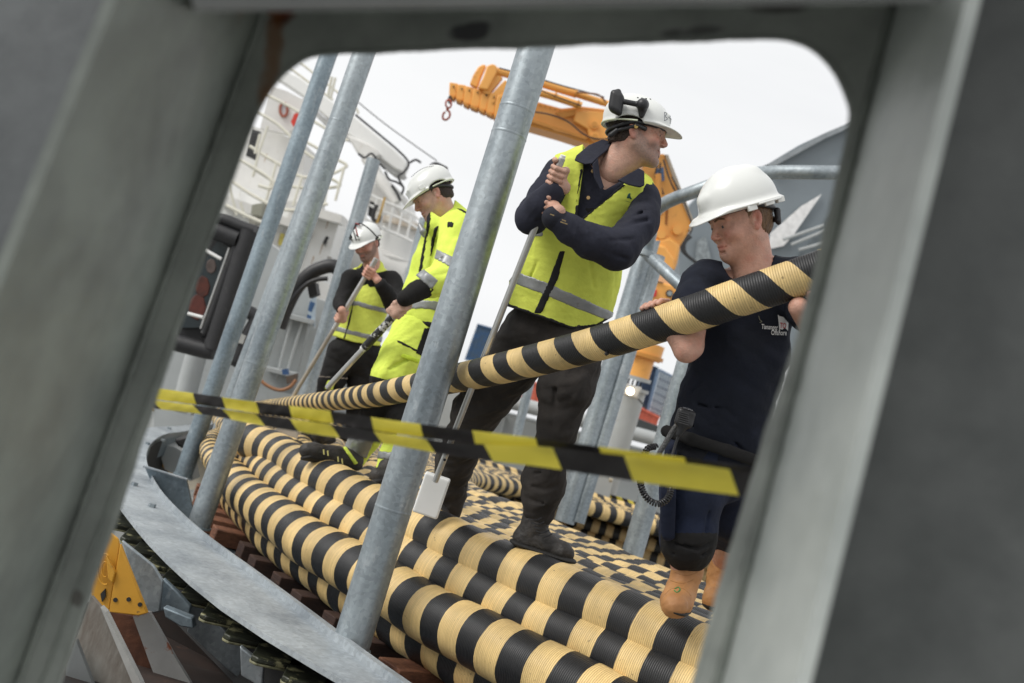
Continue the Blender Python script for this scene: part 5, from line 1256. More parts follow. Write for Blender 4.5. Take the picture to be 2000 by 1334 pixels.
cut(jk, [(1168, 300), (1152, 318), (1168, 350), (1180, 372), (1215, 352), (1250, 345), (1245, 320), (1215, 270), (1180, 285)], dmax=4.15, k=0)
jacket = vmesh(jk, 'jacket', NAVY, M1)
tsv = volume(chain([(1185, 345, 4.14, .10), (1160, 400, 4.16, .145)], .04, FLT), h1); cut(tsv, [(1160, 330), (1176, 372), (1200, 362), (1235, 350), (1240, 300), (1160, 300)], dmax=5)
vmesh(tsv, 't_shirt', BLKC, M1)
slab('collar', [(1196, 276), (1176, 272), (1150, 283), (1126, 303), (1122, 313), (1142, 321), (1157, 319), (1168, 308), (1188, 292)], [4.13, 4.14, 4.09, 4.02, 4.00, 3.985, 3.99, 4.02, 4.08], .014, NAVY, M1, bevel=.005)
slab('collar', [(1206, 352), (1232, 337), (1248, 328), (1259, 334), (1259, 362), (1250, 366), (1228, 361)], [3.99, 3.99, 4.0, 4.0, 3.975, 3.975, 3.98], .014, NAVY, M1, bevel=.005)
slab('collar_stand', [(1157, 320), (1168, 308), (1172, 340), (1180, 366), (1172, 372), (1160, 345)], [3.99, 4.02, 4.01, 4.0, 3.985, 3.98], .012, NAVY, M1, bevel=.004)
for x, y in ((1149, 386), (1158, 334)): c = P(x, y, 4.015); tube('snap_button', [c, c + FW * .012], .0075, mat('brass_snap', (.45, .30, .14), .35, .8), M1, 12)
cf = volume(chain([(1090, 432, 3.835, .047), (1081, 426, 3.828, .046)], .0), .004); vmesh(cf, 'cuff', cloth('navy_cuff', (.020, .021, .030)), M1)
for i, (x, y) in enumerate(((1075, 417), (1095, 432), (1098, 428), (1101, 434))):
    slab('cuff_stitching', [(x, y), (x + 8, y + 3), (x + 7, y + 5), (x - 1, y + 2)], 3.762, .003, mat('stitch_brass', (.25, .18, .08), .6), M1)
# vest
vt = volume(chain([(1190, 318, 4.14, .100), (1168, 365, 4.16, .182), (1130, 450, 4.2, .200), (1105, 540, 4.26, .222), (1090, 605, 4.29, .232)], .05, (FW, .70)) + chain([(1106, 336, 4.12, .083), (1175, 335, 4.15, .092), (1240, 374, 4.11, .084)], .05), h1)
vt.warp(.0022, 20, 5); folds(vt, [[(1160, 560, 4.12), (1150, 500, 4.08)], [(1180, 590, 4.15), (1176, 530, 4.1)], [(1205, 590, 4.2), (1205, 520, 4.16)], [(1030, 560, 4.16), (1050, 510, 4.12)], [(1180, 440, 4.03), (1222, 385, 4.02)], [(1150, 440, 4.02), (1190, 400, 4.01)],
           [(1090, 400, 4.05), (1108, 350, 4.03)], [(1128, 600, 4.13), (1122, 560, 4.12)]], w=.0055)
cut(vt, [(1139, 270), (1139, 330), (1127, 420), (1131, 432), (1175, 398), (1221, 357), (1252, 338), (1215, 240)], dmax=4.16)
cut(vt, [(1140, 200), (1142, 290), (1165, 300), (1215, 345), (1250, 345), (1270, 300), (1270, 200)], dmax=9)
cut(vt, [(860, 560), (968, 589), (1050, 617), (1120, 643), (1165, 636), (1205, 612), (1320, 600), (1320, 900), (860, 900)])
cut(vt, [(1060, 260), (1300, 260), (1300, 420), (1222, 520), (1196, 628), (1300, 700), (1400, 640), (1400, 200), (1060, 200), (1000, 250), (1000, 470), (968, 589), (900, 589), (900, 200), (1060, 200)][:0] or [(900, 300), (1085, 300), (1062, 390), (1030, 500), (968, 588), (900, 600)])
vest = vmesh(vt, 'vest', VEST, M1)
patch(vt, [(960, 520), (1004, 529), (1060, 548), (1128, 578), (1200, 611), (1240, 610), (1240, 640), (1199, 631), (1126, 603), (1056, 573), (996, 551), (955, 542)], 'reflective_strip', REFL, vest, .003)
patch(vt, [(1205, 500), (1240, 490), (1240, 530), (1196, 522)], 'reflective_strip', REFL, vest, .003)
patch(vt, [(1060, 440), (1000, 440), (1004, 462), (1062, 462)], 'reflective_strip', REFL, vest, .003)
patch(vt, [(1093, 490), (1104, 490), (1090, 545), (1058, 612), (1042, 612), (1073, 545)], 'zip', TRIM, vest, .005, dmax=4.25)
patch(vt, [(1125, 400), (1131, 400), (1131, 425), (1158, 404), (1215, 358), (1222, 362), (1160, 412), (1128, 440), (1120, 430), (1133, 330), (1139, 330)], 'front_piping', TRIM, vest, .003, dmax=4.13)
patch(vt, [(960, 583), (970, 584), (1052, 613), (1120, 637), (1165, 632), (1205, 608), (1205, 614), (1165, 638), (1120, 645), (1050, 620), (968, 592)], 'hem_piping', TRIM, vest, .003)
for q in ([(1227, 378), (1233, 376), (1231, 384), (1237, 388), (1233, 390), (1228, 386), (1226, 390), (1223, 388)],):
    patch(vt, q, 'chest_logo', mat('logo_green', (.02, .10, .075), .7), vest, .0035, dmax=4.13)
for a, b in (((1221, 391), (1236, 395)), ((1220, 396), (1232, 399))): patch(vt, [a, b, (b[0] - .6, b[1] + 1.6), (a[0] - .6, a[1] + 1.6)], 'logo_line', mat('logo_olive', (.20, .26, .08), .7), vest, .0035, dmax=4.13)
# trousers
tr = volume(chain([(1094, 590, 4.28, .155), (1084, 640, 4.3, .17)], .04, FLT) +
            chain([(1120, 650, 4.28, .135), (1115, 710, 4.24, .122), (1105, 760, 4.2, .114), (1088, 840, 4.17, .082), (1068, 900, 4.18, .074), (1062, 940, 4.2, .088), (1058, 965, 4.2, .080), (1052, 1000, 4.2, .066)], .03) +
            chain([(1040, 650, 4.35, .135), (1000, 710, 4.38, .122), (960, 765, 4.44, .112), (930, 805, 4.5, .105), (908, 860, 4.62, .092), (888, 905, 4.72, .090), (880, 960, 4.8, .072), (876, 1000, 4.82, .062)], .03), h1)
folds(tr, [[(1085, 700, 4.1), (1120, 690, 4.12), (1150, 700, 4.15)], [(1085, 760, 4.1), (1075, 860, 4.08)], [(1040, 950, 4.12), (1065, 960, 4.1), (1090, 948, 4.12)], [(1036, 978, 4.13), (1060, 984, 4.12), (1082, 972, 4.14)], [(1045, 925, 4.12), (1088, 918, 4.1)],
           [(1010, 690, 4.24), (1050, 700, 4.22)], [(960, 760, 4.34), (990, 735, 4.3)], [(1115, 780, 4.08), (1100, 850, 4.08)], [(905, 950, 4.75), (880, 958, 4.73)]], w=.006)
tr.warp(.003, 17, 21); trou = vmesh(tr, 'trousers', TROU, M1)
# boots
def boot(name, prims_up, sole, mt, parent, lace=None, h=.0045):
    v = volume(prims_up, h); v.warp(.0008, 60, 4); o = vmesh(v, name, mt, parent)
    vs = volume(sole, h); vmesh(vs, 'sole', SOLE, o)
    return o, v
b1, bv = boot('boot', chain([(1050, 1000, 4.2, .060), (1043, 1030, 4.2, .055), (1030, 1052, 4.2, .052)], .02) + chain([(1022, 1050, 4.2, .044), (1062, 1060, 4.18, .046), (1098, 1077, 4.15, .038), (1106, 1082, 4.15, .034)], .02),
              chain([(1018, 1062, 4.19, .052), (1064, 1078, 4.17, .050), (1106, 1092, 4.14, .046)], .01, (unit(IV(-.3, .95)), .28)), BOOTM, M1)
for i in range(5):
    x, y = 1066 - i * 5, 1047 - i * 8; creases('lace', [(x - 14, y - 2, 4.12), (x, y + 1, 4.105), (x + 12, y - 4, 4.12)], .0028, BLACK, b1)
boot('boot', chain([(878, 985, 4.82, .055), (872, 1000, 4.8, .050)], .02) + chain([(868, 1000, 4.8, .045), (848, 1002, 4.7, .04)], .02), chain([(872, 1014, 4.8, .036), (846, 1012, 4.68, .034)], .01, (V3(0, 0, 1), .4)), BOOTM, M1)
# helmet with ear lamp
he = helmet(H1, M1, 'arched')
lampc = [(.112, -.02, .085)]
sgn = -1 if np.dot(H1.R[0], FW) > 0 else 1      # the side of the head nearer the camera
lv_ = volume([(cone(H1.w(V3(sgn * .118, .010, .082))[0], H1.w(V3(sgn * .124, .010, .080))[0], .026, .024), 0), (cone(H1.w(V3(sgn * .120, .0, .080))[0], H1.w(V3(sgn * .130, -.060, .082))[0], .011, .011), .006),
              (cone(H1.w(V3(sgn * .112, .012, .062))[0], H1.w(V3(sgn * .108, .012, .045))[0], .018, .012), .006)], .003); ear = vmesh(lv_, 'ear_defender_arm', BLACK, he)
c0 = H1.w(V3(sgn * .128, -.088, .075))[0]; lv2 = Vol(c0 - .075, c0 + .075, .003)
lv2.op(rbox(c0, (.030, .043, .022), .020, np.stack([H1.R[1], unit(H1.R[2] + H1.R[1] * .35), np.cross(H1.R[1], unit(H1.R[2] + H1.R[1] * .35))])), 0); lv2.op(cone(c0 + H1.R[2] * .04 * 1.0, c0 + H1.R[2] * .045, .014, .012), .01)
vmesh(lv2, 'ear_cup', BLACK, ear)
c = H1.w(V3(sgn * .083, -.005, .004))[0]; tube('buckle', [c, c - FW * .012], .008, mat('brass_buckle', (.5, .33, .08), .4), he, 10)
vh = volume([(cone(H1.w(V3(sgn * .080, -.06, -.012))[0], H1.w(V3(sgn * .088, -.005, .008))[0], .009, .007), 0), (cone(H1.w(V3(sgn * .070, -.095, -.035))[0], H1.w(V3(sgn * .076, -.075, -.015))[0], .012, .010), .004), (cone(H1.w(V3(sgn * .088, -.005, .012))[0], H1.w(V3(sgn * .083, .03, .002))[0], .007, .010), .004)], .003); vmesh(vh, 'nape_strap', BLACK, he)
for i in range(4): c = onto(np.array([H1.w(V3(sgn * .052, -.02 + .016 * i, .126))[0]]), he, .0005)[0]; tube('vent_slot', [c - H1.R[1] * .003, c + H1.R[1] * .003], .0028, BLACKM, he, 8)
INK = mat('marker_ink', (.10, .11, .14), .6)
for pts in ([(1298, 219), (1298, 236)], [(1298, 219), (1303, 222), (1299, 227), (1304, 232), (1298, 236)], [(1309, 226), (1309, 242)], [(1306, 229), (1311, 233)]):
    w_ = onto(catmull([P(x, y, 4.05) for x, y in pts], 10), he, .001); tube('inked_letter', w_, .0011, INK, he, 5)

pole1 = thing('pole', 'bright aluminium pole with a white block at its foot, gripped by the tall man', 'pole', pB)
tube('tube', [pB + (pA - pB) * t for t in np.linspace(0, 1, 12)], .0135, ALU, pole1, 20)
tube('tip', [pA, pA + pax * .012], .011, WHITEPL, pole1, 14)
blk = volume([(rbox(P(843, 967, 4.42), (.058, .030, .092), .008, np.stack([unit(IV(.94, .32)), FW, unit(np.cross(unit(IV(.94, .32)), FW))])), 0)], .004)
vmesh(blk, 'foot_block', WHITEPL, pole1)
tube('fastening', [P(868, 898, 4.24), P(868.5, 898.5, 4.22)], .006, BLACKM, pole1, 8)

# ================= the man in the navy T-shirt
M2 = thing('person', 'bare-armed man in navy T-shirt and broad white helmet holding the lifted striped cable', 'person', P(1330, 1190, 3.62))
bd = Body()
H2 = Head(P(1444, 432, 3.45), IV(-.91, .28, -.34), IV(-.28, -.95, -.08), 1.05)
ha, hf, ht = head('m2', H2, P(1476, 545, 3.47), .070, SKIN2, M2, hair=HAIRF, wide=1.0, hairlow=-.078)
bd.add(ha, hf, ht)
sh2 = chain([(1476, 535, 3.52, .090), (1462, 590, 3.58, .120), (1440, 700, 3.60, .11), (1400, 830, 3.62, .10), (1395, 900, 3.64, .09)], .03, (FW, .5)) + chain([(1385, 550, 3.50, .045), (1550, 545, 3.50, .045)], .03)
bd.vol(volume(sh2 + chain([(1365, 900, 3.6, .08), (1345, 1010, 3.6, .07), (1335, 1100, 3.6, .05)], .03) + chain([(1440, 900, 3.7, .08), (1430, 1030, 3.9, .07), (1412, 1120, 4.1, .05)], .03), .012))
bd.vol(volume(chain([(1366, 560, 3.45, .048), (1355, 615, 3.42, .050), (1348, 676, 3.38, .044), (1340, 684, 3.37, .040), (1312, 640, 3.38, .036), (1303, 612, 3.40, .030)], .015) +
              chain([(1560, 560, 3.44, .055), (1590, 640, 3.38, .046), (1560, 600, 3.16, .033)], .015), .005))
# hands
cab = lambda x: P(x, np.interp(x, [977, 1150, 1330, 1450, 1590], [720, 676, 620, 579, 532]), np.interp(x, [977, 1150, 1330, 1450, 1590], [4.02, 3.62, 3.36, 3.25, 3.16]))
def cabhand(x, wrist, size, under=False):
    """palm behind and below the cable, fingers curling over its top towards the camera"""
    c = cab(x); ax = unit(cab(x + 20) - cab(x - 20)); up = unit(IV(0, -1) - ax * np.dot(IV(0, -1), ax)); bk_ = np.cross(ax, up); bk_ = bk_ if np.dot(bk_, FW) > 0 else -bk_
    if under: up = -up
    pr = []
    for i, (l, r) in enumerate(((.97, .0095), (1.05, .0100), (1.0, .0097), (.85, .0088))):
        al = (-.035 + .022 * i) * size; angs = np.radians(np.array([-60, -25, 5, 28 * l]))      # 0 = top, negative = behind
        pts = [c + ax * al + (up * math.cos(a) - bk_ * math.sin(a)) * (.0635 + r * .9 + e) for a, e in zip(angs, (.012, .010, .004, .0))]
        for a, b in zip(pts[:-1], pts[1:]): pr.append((cone(a, b, r * 1.08, r), .003))
    pb = c + (up * math.cos(-1.4) - bk_ * math.sin(-1.4)) * .090
    pr += [(cone(c + ax * -.028 + (up * .5 + bk_ * .87) * .082, c + ax * -.012 + bk_ * .088 - up * .02, .017, .018), .012), (cone(c + ax * .028 + (up * .5 + bk_ * .87) * .082, c + ax * .012 + bk_ * .088 - up * .02, .016, .018), .012),
           (cone(c + ax * .0 + (up * .4 + bk_ * .9) * .084, c + bk_ * .09 - up * .03, .020, .021), .012), (cone(c + bk_ * .09 - up * .03, wrist, .021, .029), .014)]
    t0 = c + ax * -.03 + bk_ * .085; pr += [(cone(t0, c + ax * -.06 + bk_ * .078 + up * .03, .014, .012), .006), (cone(c + ax * -.06 + bk_ * .078 + up * .03, c + ax * -.075 + bk_ * .05 + up * .06, .012, .010), .004)]
    return volume(pr, .0035, .012)
bd.vol(cabhand(1288, P(1308, 628, 3.42), 1.0)); bd.vol(cabhand(1596, P(1620, 640, 3.2), 1.0, True))
bd.build(SKIN2, M2)
ts = volume(chain([(1478, 545, 3.5, .080), (1462, 590, 3.55, .158), (1445, 690, 3.57, .166), (1418, 790, 3.58, .160), (1400, 850, 3.6, .158), (1400, 890, 3.6, .156)], .05, FLT) + chain([(1385, 545, 3.47, .060), (1470, 545, 3.50, .07), (1555, 535, 3.47, .062)], .06) +
            chain([(1372, 552, 3.46, .074), (1358, 590, 3.44, .070), (1350, 618, 3.42, .069)], .03) + chain([(1560, 552, 3.46, .074), (1580, 610, 3.42, .07)], .03), .006)
folds(ts, [[(1372, 700, 3.46), (1400, 660, 3.44), (1420, 640, 3.43)], [(1365, 790, 3.5), (1420, 800, 3.46), (1480, 860, 3.47)], [(1350, 830, 3.52), (1400, 830, 3.49), (1450, 880, 3.5)], [(1460, 760, 3.45), (1500, 700, 3.44)], [(1340, 640, 3.4), (1372, 625, 3.38)], [(1440, 820, 3.46), (1490, 780, 3.45)],
           [(1360, 600, 3.38), (1380, 570, 3.37)], [(1350, 770, 3.52), (1375, 740, 3.48)]], w=.006)
ts.warp(.0028, 19, 9)
cut(ts, [(1410, 440), (1408, 495), (1412, 520), (1424, 540), (1436, 546), (1480, 545), (1505, 520), (1512, 500), (1520, 470), (1518, 440)], dmax=9)
cut(ts, [(1410, 490), (1412, 520), (1426, 542), (1440, 548), (1475, 540), (1500, 520), (1490, 440), (1420, 440)], dmax=9)
shirt = vmesh(ts, 't_shirt', NAVYT, M2)
tp = volume(chain([(1398, 860, 3.6, .158), (1392, 900, 3.62, .165)], .04, FLT) + chain([(1365, 900, 3.6, .125), (1352, 960, 3.58, .112), (1345, 1030, 3.58, .098), (1344, 1055, 3.58, .096), (1346, 1070, 3.6, .086)], .03) +
            chain([(1440, 900, 3.7, .125), (1435, 1000, 3.8, .11), (1428, 1048, 4.0, .09)], .03), .006)
folds(tp, [[(1310, 920, 3.5), (1360, 905, 3.48), (1420, 930, 3.5)], [(1320, 1060, 3.5), (1360, 1072, 3.48), (1390, 1060, 3.5)], [(1318, 1080, 3.51), (1350, 1086, 3.5), (1385, 1078, 3.5)], [(1388, 960, 3.48), (1378, 1040, 3.49)], [(1400, 900, 3.5), (1460, 950, 3.5)]], w=.006)
tp.warp(.0024, 18, 31); trs2 = vmesh(tp, 'trousers', NAVYP, M2)
patch(tp, [(1290, 1040), (1402, 1040), (1402, 1120), (1290, 1120)], 'hem_band', BLKC, trs2, .002)
pk = volume(chain([(1318, 880, 3.47, .035), (1308, 960, 3.47, .04), (1304, 1040, 3.50, .03)], .02) , .005); cut(pk, [(1292, 860), (1318, 858), (1322, 900), (1318, 1060), (1304, 1075), (1290, 1040)], keep=True); vmesh(pk, 'side_pocket', cloth('navy_pocket', (.012, .016, .033)), trs2)
patch(tp, [(1320, 862), (1372, 868), (1385, 880), (1352, 925), (1322, 915)], 'pouch_flap', cloth('black_pouch', (.012, .013, .017)), trs2, .010)
belt = volume(chain([(1302, 842, 3.52, .022), (1350, 858, 3.46, .022), (1420, 880, 3.46, .022), (1490, 905, 3.5, .022)], .01, (FW, .5)), .005); vmesh(belt, 'belt', BLKC, trs2)
lanyard = [(1340, 812, 3.42), (1318, 835, 3.42), (1300, 865, 3.42), (1288, 885, 3.42), (1284, 900, 3.42)]
tube('lanyard', catmull([P(*q) for q in lanyard], 30), .009, mat('lanyard_black', (.03, .03, .03), .7, scale=200, col2=(.12, .12, .12)), trs2, 8)
b3, _ = boot('boot', chain([(1356, 1070, 3.62, .056), (1342, 1118, 3.60, .052), (1330, 1152, 3.58, .053)], .02) + chain([(1330, 1158, 3.58, .050), (1322, 1174, 3.52, .053), (1317, 1182, 3.46, .046)], .025), chain([(1332, 1172, 3.60, .046), (1322, 1188, 3.52, .050), (1318, 1194, 3.46, .046)], .01, (V3(0, 0, 1), .22)), LEATH, M2)
tube('toe_seam', onto(catmull([P(*q) for q in ((1298, 1162, 3.5), (1312, 1150, 3.5), (1334, 1150, 3.5), (1350, 1164, 3.5))], 20), b3, .0), .0012, mat('boot_stitching', (.34, .17, .06), .7), b3, 5)
for q in (((1318, 1118, 3.5), (1340, 1124, 3.5), (1362, 1118, 3.5)), ((1310, 1134, 3.5), (1332, 1140, 3.5), (1354, 1132, 3.5))): tube('leather_crease', onto(catmull([P(*k) for k in q], 12), b3, -.0006), .0016, mat('boot_crease', (.32, .155, .055), .8), b3, 5)
b4, _ = boot('boot', chain([(1424, 1060, 4.05, .056), (1408, 1125, 4.05, .054), (1402, 1160, 4.02, .052)], .02) + chain([(1400, 1166, 4.0, .050), (1394, 1172, 3.92, .046)], .02), chain([(1402, 1182, 4.05, .048), (1394, 1186, 3.92, .048)], .01, (V3(0, 0, 1), .35)), LEATH, M2)
cs = [P(1318, 1150, 3.5), P(1325, 1147, 3.5), P(1328, 1152, 3.5), P(1322, 1157, 3.5), P(1317, 1153, 3.5)]
tube('green_mark', onto(catmull(cs, 20), b3, .001), .0022, mat('green_paint_mark', (.03, .22, .06), .6), b3, 6)
hm2 = helmet(H2, M2, 'vgard', .016, 1.04)
s2 = -1 if np.dot(H2.R[0], FW) > 0 else 1
for q, z0 in (((.022, .030), .032), ((-.045, -.033), .034)):
    a = H2.w(V3(s2 * .121, q[0], z0))[0]; MB().box(a, H2.R[1] * .018, H2.R[2] * .009, H2.R[0] * .005).build('accessory_slot', HELM, hm2, bevel=.002)
a = H2.w(V3(s2 * .095, -.105, .034))[0]; MB().box(a, H2.R[1] * .014, H2.R[2] * .010, H2.R[0] * .010).build('accessory_slot', HELM, hm2, bevel=.002)
rk = volume([(cone(H2.w(V3(s2 * .060, -.110, .000))[0], H2.w(V3(s2 * .066, -.100, -.038))[0], .012, .009), 0), (cone(H2.w(V3(0, -.120, -.020))[0], H2.w(V3(s2 * .066, -.100, -.030))[0], .012, .010), .006)], .003); vmesh(rk, 'ratchet_strap', BLACK, hm2)
# print on the shirt
fr_ = unit(IV(.965, -.06)); fd_ = unit(IV(.06, 1))
text('Tananger', P(1487, 642, 3.42), unit(IV(.99, .06)), unit(IV(-.06, .99)), .0235, PRINTW, shirt, 'print_line', shirt, .003, bold=.008, width=.057)
text('Offshore', P(1506, 654, 3.42), unit(IV(.99, .03)), unit(IV(-.03, .99)), .0262, PRINTW, shirt, 'print_line', shirt, .003, bold=.008, width=.053)
fl_ = onto(np.array([P(x, y, 3.42) for x, y in ((1521, 617), (1530, 619), (1536, 626), (1540, 631), (1539, 646), (1533, 640), (1528, 644), (1522, 642))]), shirt, .003); mk('printed_flag', fl_, [tuple(range(8))], PRINTW, shirt)
tube('printed_flagstaff', onto(np.array([P(1520, 615, 3.42), P(1522, 634, 3.42), P(1523, 650, 3.42)]), shirt, .002), .0012, PRINTW, shirt, 5)
text('TO', P(1523, 640, 3.42), unit(IV(.97, .12)), unit(IV(-.1, .99)), .0255, PRINTR, shirt, 'print_initials', shirt, .005, bold=.012, width=.021)
tube('loose_thread', onto(catmull([P(x, y, 3.42) for x, y in ((1482, 617), (1484, 624), (1488, 628), (1484, 630))], 14), shirt, .003), .0012, mat('thread', (.25, .24, .17), .8), shirt, 5)
# radio microphone and coiled cord
rd = thing('radio_microphone', 'black speaker microphone with coiled cord at the belt of the man in navy T-shirt', 'radio', P(1335, 860, 3.38))
rv = Vol(P(1338, 820, 3.38) - .09, P(1338, 820, 3.38) + .09, .003); rx = unit(IV(.95, .28)); ry = unit(IV(-.28, .95)); rz = np.cross(rx, ry)
rv.op(rbox(P(1338, 816, 3.38), (.031, .030, .017), .012, np.stack([rx, ry, rz])), 0); rv.op(cone(P(1336, 826, 3.38), P(1326, 848, 3.38), .022, .010), .015); body_r = vmesh(rv, 'housing', BLACK, rd)
for i in range(6):
    a = P(1334, 806 + i * 4.2, 3.357) - rx * (.017); b = P(1334, 806 + i * 4.2, 3.357) + rx * .020; tube('grille_bar', [a - FW * .003, b - FW * .003], .0022, mat('grille', (.05, .05, .052), .4), body_r, 6)
text('MOTOROLA', P(1333, 797, 3.355), rx, ry, .0065, mat('pale_mark', (.4, .4, .42), .5), body_r, 'lettering', body_r, .0015, bold=.01)
cpts = catmull([P(*q) for q in ((1326, 848, 3.38), (1318, 872, 3.38), (1310, 900, 3.37), (1306, 930, 3.36))], 30); tube('cord', cpts, .005, BLACK, rd, 8)
cc, cl_ = resample(catmull([P(*q) for q in ((1306, 928, 3.36), (1310, 955, 3.35), (1303, 975, 3.33), (1285, 984, 3.32), (1265, 974, 3.32), (1254, 955, 3.33), (1251, 930, 3.35), (1262, 880, 3.36), (1282, 872, 3.38))], 200), 900)
t_, n_, b_ = frames(cc); an = cl_ / .0088 * 2 * math.pi; hel = cc + (n_ * np.cos(an)[:, None] + b_ * np.sin(an)[:, None]) * .0085; tube('coiled_cord', hel, .0036, BLACK, rd, 6)

# ================= the man in the fluorescent jacket
M3 = thing('person', 'man in fluorescent yellow jacket and trousers looking down, beside the thick front post', 'person', P(690, 920, 5.6))
bd = Body()
H3 = Head(P(843, 383, 5.62), IV(-.84, .47, -.28), IV(-.46, -.87, .02), 1.06)
ha, hf, ht = head('m3', H3, P(878, 440, 5.66), .066, SKIN3, M3, hair=HAIRB, hairlow=-.055); bd.add(ha, hf, ht)
bd.vol(volume(chain([(880, 440, 5.68, .1), (858, 560, 5.65, .13), (830, 640, 5.65, .12)], .05, FLT) + chain([(890, 450, 5.5, .06), (872, 545, 5.37, .045), (806, 576, 5.27, .028)], .02) +
              chain([(815, 655, 5.6, .09), (770, 725, 5.5, .08), (735, 800, 5.6, .06), (690, 880, 5.72, .05)], .03) + chain([(835, 670, 5.7, .09), (805, 760, 5.6, .07), (775, 860, 5.5, .05), (760, 920, 5.4, .04)], .03), .014))
q0, q1 = P(822, 560, 5.17), P(640, 757, 5.62); qax = unit(q0 - q1)
qp = lambda x: q1 + (q0 - q1) * ((x - 640) / (822 - 640))
bd.vol(gripvol(qp(782), qax, .020, IV(-.2, -.7, -.6), P(800, 578, 5.24), 1.05, rev=-1, h=.004))
bd.build(SKIN3, M3)
jv = volume(chain([(868, 415, 5.68, .085), (880, 450, 5.68, .15), (868, 520, 5.66, .175), (848, 590, 5.64, .180), (830, 632, 5.62, .190)], .05, (FW, .72)) + chain([(862, 420, 5.6, .065), (856, 440, 5.55, .07)], .04) +
            chain([(893, 445, 5.52, .098), (886, 495, 5.42, .092), (868, 545, 5.34, .086), (845, 552, 5.30, .074), (832, 556, 5.29, .066)], .025), .008)
folds(jv, [[(880, 530, 5.26), (840, 540, 5.22)], [(890, 500, 5.33), (860, 505, 5.31)], [(850, 575, 5.24), (835, 545, 5.22)], [(850, 470, 5.56), (838, 540, 5.52)]], w=.008); jv.warp(.003, 16, 13)
cut(jv, [(700, 628), (780, 628), (830, 636), (900, 645), (900, 720), (700, 720)]); cut(jv, [(835, 395), (838, 410), (860, 425), (885, 405), (890, 380), (830, 370)], dmax=9)
jkt = vmesh(jv, 'jacket', HIVIS, M3)
for q in ([(853, 486), (912, 515), (912, 540), (848, 505)], [(812, 538), (824, 522), (857, 548), (843, 566)], [(770, 586), (830, 586), (905, 592), (905, 612), (830, 604), (770, 604)]): patch(jv, q, 'reflective_strip', REFL, jkt, .004)
patch(jv, [(834, 408), (840, 408), (842, 428), (832, 480), (820, 560), (812, 560), (822, 500), (832, 450)], 'zip', TRIM, jkt, .004)
patch(jv, [(848, 445), (857, 440), (850, 470), (843, 500), (840, 500), (842, 470)], 'shoulder_piping', TRIM, jkt, .004)
patch(jv, [(873, 404), (895, 404), (912, 414), (912, 418), (893, 408), (873, 407)], 'shoulder_piping', TRIM, jkt, .005)
patch(jv, [(874, 433), (886, 433), (885, 444), (873, 444)], 'sleeve_badge', TRIM, jkt, .006)
patch(jv, [(700, 618), (780, 618), (830, 627), (900, 636), (900, 647), (830, 638), (780, 630), (700, 630)], 'hem', TRIM, jkt, .005)
cv_ = volume(chain([(840, 556, 5.29, .064), (812, 570, 5.25, .054), (791, 583, 5.21, .044)], .01), .006); vmesh(cv_, 'cuff', BLKC, jkt)
fl2 = volume(chain([(820, 440, 5.5, .012), (826, 452, 5.48, .018), (828, 462, 5.48, .008)], .01), .005); vmesh(fl2, 'collar_flap', REFL, jkt)
pv = volume(chain([(836, 620, 5.64, .145), (826, 650, 5.62, .150)], .04, FLT) + chain([(808, 650, 5.58, .13), (785, 695, 5.5, .115), (765, 735, 5.48, .105), (742, 790, 5.58, .09), (715, 850, 5.68, .085), (692, 890, 5.72, .075)], .03) +
            chain([(840, 660, 5.68, .13), (815, 740, 5.6, .10), (790, 820, 5.5, .085), (768, 890, 5.42, .075), (760, 915, 5.4, .07)], .03), .008)
folds(pv, [[(760, 720, 5.38), (800, 700, 5.4)], [(790, 670, 5.4), (830, 660, 5.44)], [(700, 870, 5.62), (725, 866, 5.62)]], w=.007); pv.warp(.003, 16, 17)
pts3 = vmesh(pv, 'trousers', HIVIS, M3)
patch(pv, [(700, 728), (760, 742), (830, 742), (830, 850), (650, 850)], 'knee_panel', BLKC, pts3, .004)
patch(pv, [(828, 640), (850, 640), (830, 700), (812, 690)], 'side_panel', BLKC, pts3, .004)
patch(pv, [(773, 665), (778, 664), (825, 688), (822, 692), (778, 670)], 'pocket_zip', TRIM, pts3, .004)
patch(pv, [(785, 690), (822, 702), (816, 710), (782, 698)], 'pocket_flap', cloth('fluorescent_flap', (.62, .80, .065)), pts3, .006)
patch(pv, [(660, 850), (732, 858), (716, 895), (670, 890)], 'ankle_reflector', REFL, pts3, .004)
patch(pv, [(735, 880), (790, 885), (790, 900), (735, 896)], 'ankle_reflector', REFL, pts3, .004)
b5, _ = boot('boot', chain([(692, 880, 5.7, .060), (686, 896, 5.66, .060)], .02) + chain([(690, 900, 5.66, .058), (650, 890, 5.56, .055), (612, 882, 5.48, .048), (600, 880, 5.46, .044)], .02), chain([(692, 914, 5.66, .05), (650, 902, 5.56, .048), (602, 892, 5.46, .045)], .01, (unit(IV(.2, .95)), .4)), BOOTM, M3, h=.006)
for x, y in ((632, 878), (640, 880), (660, 892), (668, 896)): creases('boot_accent', [(x, y, 5.42), (x + 1, y + 10, 5.42)], .004, mat('accent_yellow', (.6, .55, .2), .6), b5)
patch(_ , [(668, 872), (676, 872), (700, 905), (692, 908)], 'boot_flash', HIVIS, b5, .004)
boot('boot', chain([(762, 908, 5.38, .058), (752, 928, 5.34, .056)], .02) + chain([(758, 932, 5.34, .054), (738, 930, 5.24, .046)], .02), chain([(760, 946, 5.34, .048), (734, 940, 5.22, .046)], .01, (unit(IV(.2, .95)), .4)), BOOTM, M3, h=.006)
boot('overshoe', chain([(645, 848, 6.3, .045), (625, 850, 6.2, .05)], .02), chain([(645, 862, 6.3, .04), (622, 862, 6.2, .04)], .01, (unit(IV(.2, .95)), .4)), BOOTM, M3, h=.007)
hm3 = helmet(H3, M3, 'arched')
s3 = -1 if np.dot(H3.R[0], FW) > 0 else 1
